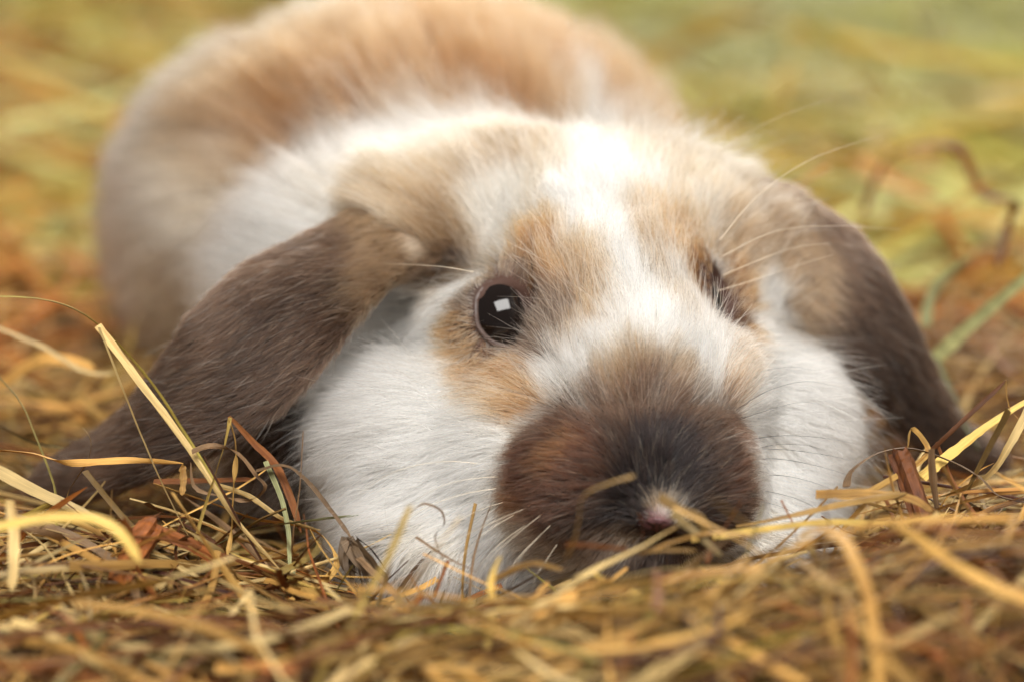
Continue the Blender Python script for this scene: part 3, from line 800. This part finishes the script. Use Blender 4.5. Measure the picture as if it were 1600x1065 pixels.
GZ = bed_h(GX, GY) - .65 + .12 * noise(np.stack([GX, GY, GX * 0], -1), 1.1)
V = np.stack([GX, GY, GZ], -1).reshape(-1, 3); ny = len(gy)
f = np.array([(i * ny + j, (i + 1) * ny + j, (i + 1) * ny + j + 1, i * ny + j + 1) for i in range(len(gx) - 1) for j in range(ny - 1)])
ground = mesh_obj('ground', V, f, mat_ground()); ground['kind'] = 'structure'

TONES = {  # linear
 'pale straw': hexc('e4c584'), 'golden': hexc('c49650'), 'rusty brown': hexc('7c4a20'), 'olive green': hexc('948640'), 'grey brown': hexc('84684a'), 'tan': hexc('b08a4a'),
 'yellow': hexc('ccac5c'), 'sage green': hexc('9c9c6c')}
TN_ = list(TONES); TV = np.array([TONES[k] for k in TN_])
def blades(P, width, thick, tone, rs, taper=.5):
    """P (S,n,3) world centimetres -> verts, quads, colours, fibre coordinates"""
    S, n, _ = P.shape
    T = nrm(np.gradient(P, axis=1))
    up = nrm(np.array([0, 0, 1.0]) + rs.normal(0, .6, (S, 1, 3)))
    A = nrm(np.cross(T, up)); B = np.cross(A, T)
    # slow twist
    tw = rs.normal(0, .6, (S, 1)) + rs.normal(0, 1.0, (S, 1)) * np.linspace(0, 1, n)[None]
    A, B = A * np.cos(tw)[..., None] + B * np.sin(tw)[..., None], B * np.cos(tw)[..., None] - A * np.sin(tw)[..., None]
    s = np.linspace(0, 1, n)
    wprof = (1 - taper * s ** 2)[None] * np.minimum(1, (1 - s) * 8 + .15)[None] * np.ones((S, 1)) * (1 + .05 * rs.normal(0, 1, (S, n)))
    hw = (width[:, None] * .5 * wprof)[..., None]; ht = (thick[:, None] * .5 * np.ones((1, n)))[..., None]
    cup = np.where(rs.random((S, 1, 1)) < .5, -.6, 1.0)
    m0 = P + B * ht
    m1 = P - B * ht * cup
    ring = np.stack([P - A * hw, m0, P + A * hw, P + A * hw, m1, P - A * hw], 2)   # S,n,6,3: crisp along both edges
    V = ring.reshape(-1, 3)
    b = (np.arange(S)[:, None, None] * n * 6 + np.arange(n - 1)[None, :, None] * 6)
    j = np.array([0, 1, 3, 4])[None, None]
    q = np.stack([b + j, b + j + 1, b + 6 + j + 1, b + 6 + j], -1).reshape(-1, 4)
    colr = np.repeat(tone[:, None], n, 1)
    colr = colr * np.exp(.42 * rs.normal(0, 1, (S, 1, 1))) * (1 + .08 * rs.normal(0, 1, (S, n, 1)))
    colr = colr * np.minimum(1, .86 / colr.max(-1, keepdims=True))
    colr = np.repeat(np.clip(colr, .01, .9)[:, :, None], 6, 2).reshape(-1, 3)
    ln = np.concatenate([np.zeros((S, 1)), np.cumsum(np.linalg.norm(np.diff(P, axis=1), axis=2), 1)], 1)
    fib = np.zeros((S, n, 6, 3)); fib[..., 0] = np.array([0, .5, 1, 1.2, 1.7, 2.2]) * (width[:, None, None] / .2); fib[..., 1] = ln[:, :, None] + rs.random((S, 1, 1)) * 500; fib[..., 2] = rs.random((S, 1, 1)) * 50
    return V, q, colr, fib.reshape(-1, 3)
def hay_obj(name, P, width, thick, tone, rs, taper=.5):
    V, q, c, fb = blades(P, width, thick, tone, rs, taper)
    o = mesh_obj(name, V, q, M_HAY, smooth_=True)
    set_attr(o.data, 'blade_tone', c)
    set_attr(o.data, 'fibre', fb, 'FLOAT_VECTOR', 'POINT', 'vector')
    return o
def scatter(S, n, rs, xr, yr, layer, length, steep=.12, curl=.9):
    """random lying blades that follow the bed"""
    x = rs.uniform(*xr, S); y = rs.uniform(*yr, S)
    L = rs.uniform(*length, S)
    th0 = rs.uniform(0, 2 * np.pi, S); t = np.linspace(-.5, .5, n)
    th = th0[:, None] + (rs.normal(0, curl, S))[:, None] * t[None] + .07 * rs.normal(0, 1, (S, n)).cumsum(1)
    kink = (rs.random(S) < .25) * rs.normal(0, 1.0, S); tk = rs.uniform(-.35, .35, S)
    th = th + kink[:, None] * (t[None] > tk[:, None])
    ph = rs.normal(0, steep, S)[:, None] + rs.normal(0, .5, S)[:, None] * t[None] * .6 + .03 * rs.normal(0, 1, (S, n)).cumsum(1)
    stp = (L / (n - 1))[:, None]
    dx = np.cumsum(np.cos(th) * np.cos(ph) * stp, 1); dy = np.cumsum(np.sin(th) * np.cos(ph) * stp, 1); dz = np.cumsum(np.sin(ph) * stp, 1)
    X = x[:, None] + dx - dx.mean(1, keepdims=True); Y = y[:, None] + dy - dy.mean(1, keepdims=True); Z = dz - dz.mean(1, keepdims=True)
    lay_ = (layer[0] + (layer[1] - layer[0]) * rs.random(S) ** 1.25)[:, None]
    Z = Z + bed_h(X, Y) * .8 + bed_h(x, y)[:, None] * .2 + lay_
    Z = np.maximum(Z, bed_h(X, Y) - .6)
    return np.stack([X, Y, Z], -1)
def clear_of_rabbit(P, margin):
    q = w2cam(P); return (sdf_at(q).min(1) > margin)
def in_wedge(P, m=1.9):
    q = w2cam(P).mean(1); D = q[:, 2] + D0
    return (D > 6) & (np.abs(q[:, 0]) < .212 * D * m + 2.0)
def pick(rs, S, pr):
    pr = np.array(pr, float); return rs.choice(len(TN_), S, p=pr / pr.sum())
#        pale gold rust olive greyb tan yellow sage
P_NEAR = [3.4, 4.2, 4.2, .5, 1.6, 3.2, .9, .08]
P_FAR = [5.2, 3.2, 1.2, 1.1, .5, 2.0, 3.0, .35]
rs = np.random.default_rng(21)
def mass(name, S, n, xr, yr, layer, length, wr, probs, margin=.25, steep=.12, seed=1, tr=(.03, .06), curl=.9, gain=1.0):
    rs = np.random.default_rng(seed)
    P = scatter(S, n, rs, xr, yr, layer, length, steep, curl)
    P = P[in_wedge(P) & clear_of_rabbit(P, margin)]
    q = w2cam(P)
    # nothing may stand up between the lens and the face
    lim = (-.152 * (q[..., 2] + D0)); S = len(P)
    w = rs.uniform(0, 1, S) ** 2.0 * (wr[1] - wr[0]) + wr[0]
    tone = TV[pick(rs, S, probs)] * gain
    if gain == 1.0:
        cw = P.mean(1); ru = smooth(noise(cw * (1, 1, 0), .3, 15.)[:, None] * 1.2 + .25 + cw[:, :1] / 16) * .65
        tone = tone * (1 - ru) + hexc('6e3c1a') * ru
    if gain != 1.0:                                  # the bed is not even: rustier and paler drifts; background light is put into the tone
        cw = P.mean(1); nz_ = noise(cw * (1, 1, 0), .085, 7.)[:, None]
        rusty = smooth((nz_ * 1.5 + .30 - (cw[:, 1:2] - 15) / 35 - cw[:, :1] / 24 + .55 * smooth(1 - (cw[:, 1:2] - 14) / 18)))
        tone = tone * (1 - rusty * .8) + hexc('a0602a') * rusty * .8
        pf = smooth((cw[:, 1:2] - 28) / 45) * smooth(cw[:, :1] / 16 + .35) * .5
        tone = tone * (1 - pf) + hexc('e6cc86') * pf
        tone = tone * (1 + .85 * smooth((cw[:, 1:2] - 22) / 55) * (.5 + .9 * smooth(cw[:, :1] / 15 + .3)))  # stands in for light: tone brightened far back, most on the right
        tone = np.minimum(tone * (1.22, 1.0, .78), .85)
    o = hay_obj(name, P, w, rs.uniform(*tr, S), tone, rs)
    o['kind'] = 'stuff'
    print(name, S)
    return o
o = mass('hay', 14500, 9, (-23, 23), (-20, 14), (-.6, 1.1), (2.5, 8), (.015, .14), P_NEAR, seed=31, margin=.1, tr=(.02, .05))
o['label'] = 'tangled brown and gold hay under and around the rabbit'
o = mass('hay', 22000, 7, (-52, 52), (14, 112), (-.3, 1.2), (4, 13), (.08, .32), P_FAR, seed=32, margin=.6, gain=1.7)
o['label'] = 'out of focus yellow green hay spread behind the rabbit'
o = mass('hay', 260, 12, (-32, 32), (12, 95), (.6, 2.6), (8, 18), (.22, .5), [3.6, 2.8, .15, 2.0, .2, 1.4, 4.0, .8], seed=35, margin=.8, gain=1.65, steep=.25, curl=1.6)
o['label'] = 'broad blurred hay blades arching over the bed behind the rabbit'
o = mass('chaff', 7800, 5, (-18, 18), (-18, 12), (-.4, .9), (.8, 3), (.02, .07), [1, 2, 4, .3, 3, 2, .3, 0], seed=33, margin=.05, tr=(.01, .03), curl=2.5)
o['label'] = 'fine broken hay bits among the stalks'

# ---- stalks that can be told apart: each an object of its own
def stalk(pts, width, tone, label, name='hay_stalk', thick=None, taper=.35, group=None, n=28, mult=1.0):
    P = catmull([Q(*p) for p in pts], n)
    W3 = cam2w(P)[None]
    rs = np.random.default_rng(abs(hash(str(pts))) % 2 ** 31 if False else int(sum(p[0] * 7 + p[1] * 13 for p in pts)) % 2 ** 31)
    W3 = W3 + np.cumsum(.0022 * rs.normal(0, 1, W3.shape), 1)
    tn = (TONES[tone] if isinstance(tone, str) else tone) * mult
    o = hay_obj(name, W3, np.array([width]), np.array([thick or width * .22]), tn[None], rs, taper)
    o['label'] = label; o['category'] = 'hay stalk'
    if group: o['group'] = group
    return o
ST = [
 ([(-60, 462, 0), (70, 468, 0), (150, 505, 0), (230, 590, 0), (290, 680, -.2), (345, 770, -.6), (380, 830, -.9)], .10, 'olive green', 'long thin olive stalk arching across the ear from the left edge'),
 ([(155, 512, -.3), (185, 590, -.4), (225, 690, -.6), (265, 780, -.9), (305, 860, -1.3), (315, 890, -1.5)], .15, 'pale straw', 'pale straw leaning on the dark ear, steeper leg of the bent pair'),
 ([(153, 508, -.25), (200, 570, -.3), (290, 690, -.5), (370, 810, -.9), (440, 890, -1.3)], .13, 'pale straw', 'pale straw leaning on the dark ear, shallower leg of the bent pair'),
 ([(-40, 702, -.5), (50, 708, -.5), (105, 722, -.5), (200, 718, -.6), (285, 722, -.6)], .13, 'golden', 'golden straw lying level across the tip of the ear'),
 ([(-30, 720, -1), (60, 768, -1.1), (130, 800, -1.2), (220, 850, -1.4), (330, 910, -1.8)], .19, 'pale straw', 'broad pale straw sloping down under the ear tip'),
 ([(133, 735, -.9), (180, 790, -1.0), (230, 840, -1.1), (300, 890, -1.2)], .14, 'tan', 'tan straw with split end below the ear tip'),
 ([(130, 668, -.4), (142, 690, -.5), (135, 725, -.5), (108, 768, -.6), (105, 805, -.8)], .06, 'tan', 'thin curled brown stem hooked over the ear tip'),
 ([(-20, 570, 1), (30, 625, .5), (60, 690, 0), (85, 760, -.4), (88, 810, -1), (110, 880, -1.5)], .10, 'olive green', 'dull green stalk bending down at the left edge'),
 ([(0, 600, 6), (70, 560, 5), (150, 575, 5)], .26, 'golden', 'blurred golden stalk behind the ear'),
 ([(-40, 500, 4), (60, 540, 4), (130, 580, 4), (180, 585, 4)], .25, 'pale straw', 'blurred pale stalk left of the ear'),
 ([(-20, 655, 2), (50, 690, 1), (100, 700, .5)], .09, 'pale straw', 'short pale stalk end beside the ear tip'),
 # tangle by the ear edge
 ([(358, 650, -.5), (395, 690, -.5), (430, 725, -.5), (455, 780, -.6), (470, 830, -.7)], .15, 'rusty brown', 'rust red blade folded beside the ear edge'),
 ([(360, 652, -.6), (350, 700, -.7), (335, 750, -.8), (315, 810, -1), (300, 870, -1.1)], .10, 'yellow', 'yellow green stalk standing beside the ear edge'),
 ([(358, 655, -.6), (368, 700, -.6), (365, 760, -.7), (362, 830, -.9), (355, 870, -1)], .11, 'tan', 'thin upright brown stalk in the tangle by the ear edge'),
 ([(400, 735, -.8), (440, 725, -.8), (475, 745, -.8), (520, 800, -.9), (548, 840, -1)], .16, 'grey brown', 'grey flat blade arching toward the white cheek'),
 ([(300, 705, -.7), (330, 695, -.8), (370, 705, -.8), (400, 740, -.7), (415, 760, -.7), (390, 780, -.6), (345, 772, -.7), (305, 760, -.7), (298, 720, -.7)], .09, 'grey brown', 'grey curled blade looped by the ear edge'),
 ([(285, 725, -.6), (288, 750, -.7), (285, 775, -.8)], .14, 'golden', 'short golden upright stub by the ear edge'),
 ([(240, 752, -.3), (320, 750, -.3), (400, 748, -.3)], .10, 'rusty brown', 'rusty stem lying level in the tangle below the ear'),
 ([(240, 755, -.4), (330, 785, -.5), (400, 810, -.6), (480, 822, -.7), (515, 850, -.8), (525, 880, -1), (500, 910, -1.2), (430, 950, -1.5), (380, 985, -1.8)], .14, 'tan', 'long looping tan straw below the white cheek'),
 ([(330, 755, -.5), (390, 775, -.6), (440, 810, -.7), (500, 830, -.8)], .10, 'pale straw', 'pale thin stem running into the grey tuft'),
 ([(340, 850, -.8), (400, 825, -.9), (450, 818, -.9), (500, 812, -.8), (562, 806, -.6)], .08, 'sage green', 'greenish stem pointing at the white cheek'),
 ([(415, 720, -.6), (440, 780, -.7), (450, 830, -.8), (452, 880, -1), (468, 920, -1.2)], .08, 'sage green', 'greenish thin upright stem left of the cheek'),
 ([(95, 780, -1.3), (180, 830, -1.3), (250, 800, -1.3)], .05, 'rusty brown', 'dark red wiry stem under the ear'),
 # foreground left, out of focus
 ([(640, 790, -4.5), (600, 880, -5), (540, 980, -5.6), (480, 1090, -6.4)], .15, 'yellow', 'blurred yellow stalk leaning over the white chest, left of two'),
 ([(718, 808, -4.8), (650, 900, -5.2), (590, 980, -5.8), (500, 1090, -6.6)], .15, 'pale straw', 'blurred pale stalk leaning over the white chest, right of two'),
 ([(780, 870, -4.2), (768, 900, -4.4), (768, 960, -4.8), (755, 1030, -5.2)], .11, 'yellow', 'blurred yellow hooked stalk in front of the chest'),
 ([(-40, 975, -5), (120, 930, -5), (260, 905, -5), (370, 868, -4.6)], .30, 'pale straw', 'wide blurred pale blade lying across the lower left'),
 ([(-40, 1000, -5.4), (100, 980, -5.4), (220, 945, -5.2), (330, 920, -5)], .26, 'yellow', 'wide blurred yellow blade lying across the lower left'),
 ([(-40, 830, -4.8), (80, 808, -4.8), (170, 820, -4.8), (220, 880, -4.8)], .20, 'yellow', 'blurred yellow curved blade at the left edge'),
 ([(270, 770, -2.2), (310, 830, -2.4), (360, 900, -2.6), (430, 1000, -3.2)], .18, 'tan', 'blurred tan straw slanting through the lower left tangle'),
 ([(-30, 980, -7), (30, 1050, -7), (80, 1120, -7)], .25, 'pale straw', 'blurred pale straw crossing the bottom left corner'),
 ([(235, 945, -3.5), (350, 985, -3.6), (450, 1000, -3.8), (560, 1018, -4)], .17, 'pale straw', 'blurred whitish straw lying low in front, left of centre'),
 ([(15, 780, -3.4), (22, 840, -3.5), (18, 920, -3.8)], .18, 'pale straw', 'blurred upright pale stub at the left edge'),
 ([(340, 860, -1.8), (330, 920, -2.4), (290, 1000, -3.2), (265, 1060, -3.8)], .11, 'golden', 'blurred golden stem slanting down left of the chest'),
 # nose and right
 ([(1060, 822, -4.2), (1000, 855, -4.4), (930, 890, -4.8), (860, 935, -5.2), (790, 985, -5.6)], .22, 'pale straw', 'bright cut straw pointing up at the pink nose', 1.25),
 ([(990, 742, -5.0), (950, 755, -5.0), (912, 775, -5.0), (905, 810, -5.0), (898, 838, -5.0), (885, 870, -4.9)], .17, 'tan', 'blurred tan bent blade hooked in front of the nostril'),
 ([(884, 850, -4.6), (930, 852, -4.6), (985, 858, -4.5)], .07, 'rusty brown', 'orange brown stem below the nose'),
 ([(1030, 775, -3.9), (1060, 795, -3.9), (1095, 812, -3.9), (1110, 850, -3.9)], .17, 'tan', 'dry folded leaf scrap touching the nose'),
 ([(1050, 800, -4.0), (1085, 830, -4.0), (1130, 868, -4.1)], .12, 'pale straw', 'short pale straw tip beside the nose'),
 ([(1000, 868, -4.3), (1050, 845, -4.2), (1120, 830, -4.0), (1190, 838, -3.8)], .12, 'golden', 'golden stem lying under the mouth'),
 ([(1085, 800, -3.8), (1110, 840, -3.9), (1105, 880, -4.1)], .10, 'rusty brown', 'dark brown bent scrap right of the nose'),
 ([(900, 900, -4.6), (1000, 862, -4.4), (1090, 858, -4.3)], .13, 'tan', 'tan straw lying along the lower lip'),
 ([(998, 800, -3.4), (1003, 820, -3.4), (1006, 845, -3.5)], .035, 'rusty brown', 'tiny red brown thorn at the mouth'),
 ([(1275, 772, -1.8), (1350, 770, -2), (1420, 778, -2), (1460, 800, -2.2)], .15, 'golden', 'light straw end lying across the right cheek'),
 ([(1150, 822, -2.2), (1240, 805, -2.2), (1330, 785, -2.2), (1420, 770, -2.0)], .17, 'tan', 'flat tan blade lying along the right cheek'),
 ([(1080, 842, -3.2), (1180, 828, -3.2), (1280, 815, -3.0), (1400, 815, -2.8), (1480, 800, -2.8)], .10, 'yellow', 'green yellow stem crossing below the right cheek'),
 ([(1322, 760, -1.2), (1330, 735, -1), (1370, 708, -.8), (1420, 700, -.8), (1480, 718, -.8), (1530, 745, -1), (1560, 775, -1.2), (1600, 785, -1.4)], .13, 'grey brown', 'grey brown bent stalk arching over the twig'),
 ([(1440, 715, -.6), (1500, 660, -.4), (1570, 593, -.2)], .09, 'rusty brown', 'brown stem leaning up to the right, thin tip'),
 ([(1572, 593, -.2), (1580, 640, -.3), (1615, 670, -.3)], .07, 'golden', 'thin tip folded down from the brown stem'),
 ([(1440, 745, -.8), (1490, 705, -.6), (1550, 660, -.4), (1625, 615, -.2)], .20, 'yellow', 'broad yellow stalk slanting up to the right edge'),
 ([(1470, 775, -1), (1540, 745, -.8), (1580, 690, -.6), (1620, 610, -.4)], .18, 'pale straw', 'pale flat stalk curving up to the right edge'),
 ([(1345, 775, -1.6), (1400, 745, -1.2), (1440, 720, -.9), (1450, 700, -.8), (1425, 670, -.8), (1418, 700, -.8)], .10, 'tan', 'tan folded stem standing behind the twig'),
 ([(1220, 780, -2.4), (1240, 820, -2.5), (1246, 850, -2.6)], .05, 'rusty brown', 'small dark red spike before the right cheek'),
 ([(1265, 850, -4.0), (1290, 920, -4.4), (1298, 990, -4.8), (1290, 1030, -5)], .20, 'pale straw', 'blurred pale stalk hanging down the right foreground'),
 ([(1395, 870, -4.2), (1350, 930, -4.6), (1315, 1000, -5), (1300, 1040, -5.2)], .19, 'sage green', 'blurred sage green stalk in the right foreground'),
 ([(830, 1070, -6), (1000, 1045, -6), (1130, 1060, -6)], .22, 'pale straw', 'blurred stalk along the bottom edge, centre'),
 ([(1120, 1065, -6.5), (1180, 1020, -6.3), (1215, 985, -6.2)], .26, 'pale straw', 'thick bright cut straw end at the bottom edge'),
 ([(855, 1010, -5.5), (880, 965, -5.2), (905, 930, -5)], .16, 'pale straw', 'blurred pale stub in front, right of centre'),
 ([(780, 1000, -5.6), (900, 930, -5.2), (960, 905, -5)], .20, 'golden', 'blurred golden stalk under the bright cut straw'),
 ([(1290, 900, -4.6), (1380, 905, -4.6), (1520, 895, -4.6), (1640, 900, -4.6)], .20, 'grey brown', 'grey green flat blade lying across the right foreground'),
 ([(1400, 970, -5.6), (1500, 960, -5.6), (1640, 965, -5.6)], .30, 'tan', 'broad blurred tan blade at the lower right'),
 ([(1500, 1000, -6), (1575, 930, -5.6), (1620, 880, -5.4)], .20, 'pale straw', 'blurred pale straw rising at the lower right edge'),
 ([(1420, 1080, -6.2), (1440, 1040, -6), (1460, 1000, -5.8)], .20, 'sage green', 'blurred pale green upright stub at the bottom right'),
 # background right
 ([(1455, 565, 6), (1530, 495, 5.6), (1640, 400, 5)], .30, 'sage green', 'wide blurred sage green blade behind the right ear'),
 ([(1458, 562, 6), (1490, 630, 5), (1530, 700, 4)], .24, 'sage green', 'lower half of the folded green blade behind the right ear'),
 ([(1445, 510, 8), (1462, 450, 8.5), (1520, 400, 9)], .22, 'sage green', 'blurred pale green loop behind the right ear'),
 ([(1350, 330, 14), (1390, 245, 14), (1490, 228, 13), (1535, 300, 12), (1590, 310, 11)], .26, 'rusty brown', 'dark reddish stem arching in the blurred background'),
 ([(1590, 315, 10), (1575, 350, 10), (1560, 420, 9)], .30, 'rusty brown', 'dark red crumpled leaf hanging in the background'),
]
for pts, wd, tn, lb, *mu in ST: stalk(pts, wd * .92, tn, lb, mult=mu[0] if mu else 1.0)

for pts, wd, tn, lb in [
 ([(650, 838, -2.0), (685, 862, -2.2), (715, 878, -2.3), (745, 892, -2.4)], .045, 'grey brown', 'thin dark stem crossing the white chest'),
 ([(700, 875, -2.3), (690, 900, -2.4), (676, 935, -2.5)], .055, 'rusty brown', 'short dark stem forking down from the chest'),
 ([(642, 800, -2.2), (662, 786, -2.2), (688, 795, -2.2), (694, 815, -2.2), (680, 835, -2.2), (690, 865, -2.3), (700, 890, -2.4)], .03, 'grey brown', 'hair-thin curled tendril over the white chest'),
 ([(605, 958, -3), (680, 955, -3), (760, 956, -3)], .08, 'golden', 'level golden stem under the fore paw'),
 ([(560, 870, -1.6), (620, 930, -2.2), (640, 965, -2.6)], .10, 'grey brown', 'dull stem under the fore paw beside the husk'),
 ([(770, 905, -3.4), (830, 880, -3.6), (880, 890, -3.8)], .09, 'golden', 'golden curl at the white chin')]:
    stalk(pts, wd, tn, lb)
# a dry crumpled husk against the white cheek
hr = np.random.default_rng(5); hp = []
for k in range(11):
    a0 = np.array(Q(545 + hr.normal(0, 6), 842 + hr.normal(0, 3), -1.2 + hr.normal(0, .06)))
    a1 = np.array(Q(548 + k * 6 + hr.normal(0, 5), 905 + hr.normal(0, 10), -1.3 + hr.normal(0, .15)))
    m_ = (a0 + a1) / 2 + hr.normal(0, .07, 3)
    hp.append(cam2w(catmull([a0, m_ + hr.normal(0, .05, 3), a1], 12)))
o = hay_obj('dry_husk', np.array(hp), hr.uniform(.08, .2, 11), hr.uniform(.01, .02, 11), np.tile(hexc('6e5a44'), (11, 1)), hr, .3)
o['label'] = 'crumpled grey brown seed husk pressed against the white cheek'; o['category'] = 'seed husk'

# woody twigs
def twig(pts, r, lab, mult):
    P = catmull([Q(*p) for p in pts], 14); W3 = cam2w(P); T = nrm(np.gradient(W3, axis=0))
    A = nrm(np.cross(T, np.array([.2, .9, .1]))); B = np.cross(T, A); ns = 14; rs = np.random.default_rng(int(r * 1000))
    th = np.linspace(0, 2 * np.pi, ns, endpoint=False)
    rr = r * (1 + .12 * rs.normal(0, 1, (1, ns)) + .05 * rs.normal(0, 1, (14, ns)))
    V = (W3[:, None] + rr[..., None] * (np.cos(th)[None, :, None] * A[:, None] + np.sin(th)[None, :, None] * B[:, None])).reshape(-1, 3)
    V[:ns] += T[0] * rs.normal(0, .05, (ns, 1)); V[-ns:] += T[-1] * rs.normal(0, .05, (ns, 1))
    f = [(i * ns + j, i * ns + (j + 1) % ns, (i + 1) * ns + (j + 1) % ns, (i + 1) * ns + j) for i in range(13) for j in range(ns)]
    f.append(tuple(range(ns))[::-1]); f.append(tuple(13 * ns + j for j in range(ns)))
    o = mesh_obj('twig', V, f, M_HAY, smooth_=False)
    c = np.tile(hexc('945628') * mult, (len(V), 1)) * (1 + .2 * rs.normal(0, 1, (len(V), 1)))
    set_attr(o.data, 'blade_tone', np.clip(c, .01, .9))
    fb = np.zeros((14, ns, 3)); fb[..., 0] = np.arange(ns)[None] * .3; fb[..., 1] = np.arange(14)[:, None] * .15
    set_attr(o.data, 'fibre', fb.reshape(-1, 3), 'FLOAT_VECTOR', 'POINT', 'vector')
    o['label'] = lab; o['category'] = 'twig'
twig([(1405, 708, -1), (1420, 750, -1.2), (1445, 820, -1.5)], .15, 'dark red brown woody twig standing right of the white cheek', .55)
twig([(235, 822, -1.6), (212, 860, -1.9), (185, 915, -2.4)], .17, 'reddish broken twig end in the hay below the ear', 1.0)
twig([(240, 825, -1.5), (300, 850, -1.5), (350, 880, -1.8)], .08, 'thin reddish twig lying beside the broken twig', 1.0)

# stems standing up in the tangles by the ears and under the chin
rs = np.random.default_rng(55)
for (px_, py_, w_, cnt, sx_, lab_) in ((640, 945, -2.0, 26, 1.4, 'under the white chest'), (400, 850, -.9, 40, 1.3, 'beside the left cheek'), (1430, 790, -1.6, 38, 1.2, 'by the dark twig on the right'), (1010, 905, -4.2, 36, 2.4, 'under the chin'), (130, 820, -1.2, 30, 1.2, 'under the long ear on the left')):
    c0 = cam2w(Q(px_, py_, w_))
    Pt = scatter(cnt * 3, 16, rs, (c0[0] - sx_, c0[0] + sx_), (c0[1] - .9, c0[1] + .9), (.5, 1.1), (2.0, 5.0), steep=.42, curl=1.4)
    Pt = Pt[clear_of_rabbit(Pt, .06)][:cnt]; id_ = pick(rs, len(Pt), P_NEAR)
    for i in range(len(Pt)):
        o = hay_obj('hay_stalk', Pt[i:i + 1], rs.uniform(.04, .13, 1), rs.uniform(.015, .04, 1), TV[id_[i]][None], rs, .4)
        o['label'] = 'small %s stem in the tangle %s' % (TN_[id_[i]], lab_)
        o['category'] = 'hay stalk'; o['group'] = 'small %s stems %s' % (TN_[id_[i]], lab_)

# bolder stalks near the lens
rs = np.random.default_rng(91)
P = scatter(500, 16, rs, (-8, 8), (-11.5, -5.2), (.95, 1.3), (3.0, 7.5), steep=.10, curl=1.1)
q = w2cam(P); m_ = q.mean(1); D_ = m_[:, 2] + D0
ok = clear_of_rabbit(P, .3) & (np.abs(m_[:, 0]) < .2 * D_) & (m_[:, 1] > -.15 * D_) & ((q[..., 1] / (q[..., 2] + D0)).max(1) < -.088)
P = P[ok][:64]; idx = pick(rs, len(P), [4.5, 4.5, 2.6, .7, .6, 2.5, 1.5, .3])
for i in range(len(P)):
    px = m_[ok][i, 0] / D_[ok][i] * FPX + 800
    zone = 'lower left' if px < 600 else ('lower middle' if px < 1050 else 'lower right')
    o = hay_obj('hay_stalk', P[i:i + 1], rs.uniform(.06, .14, 1), rs.uniform(.02, .05, 1), TV[idx[i]][None], rs, .35)
    o['label'] = 'blurred %s stalk in the hay at the %s edge' % (TN_[idx[i]], zone)
    o['category'] = 'hay stalk'; o['group'] = 'blurred %s stalks at the %s edge' % (TN_[idx[i]], zone)

# loose stalks on top of the bed that nothing tells apart, nearest first
rs = np.random.default_rng(77)
P = scatter(900, 14, rs, (-12, 12), (-10.5, 4), (.7, 1.3), (3.5, 8), steep=.10, curl=1.2)
q = w2cam(P)
mid = q.mean(1)
ok = clear_of_rabbit(P, .3) & (np.abs(mid[:, 0]) < .2 * (mid[:, 2] + D0)) & (mid[:, 1] > -.15 * (mid[:, 2] + D0))
P = P[ok][:60]
idx = pick(rs, len(P), P_NEAR)
for i in range(len(P)):
    m = w2cam(P[i:i + 1]).mean(1)[0]; px = m[0] / (m[2] + D0) * FPX + 800
    zone = 'left of the rabbit\'s chest' if px < 560 else ('in front of the rabbit\'s chin' if px < 1180 else 'on the right of the rabbit\'s muzzle')
    o = hay_obj('hay_stalk', P[i:i + 1], rs.uniform(.06, .17, 1), rs.uniform(.03, .06, 1), TV[idx[i]][None], rs, .4)
    o['label'] = 'loose %s stalk on top of the hay %s' % (TN_[idx[i]], zone)
    o['category'] = 'hay stalk'; o['group'] = 'loose %s hay stalks %s' % (TN_[idx[i]], zone)
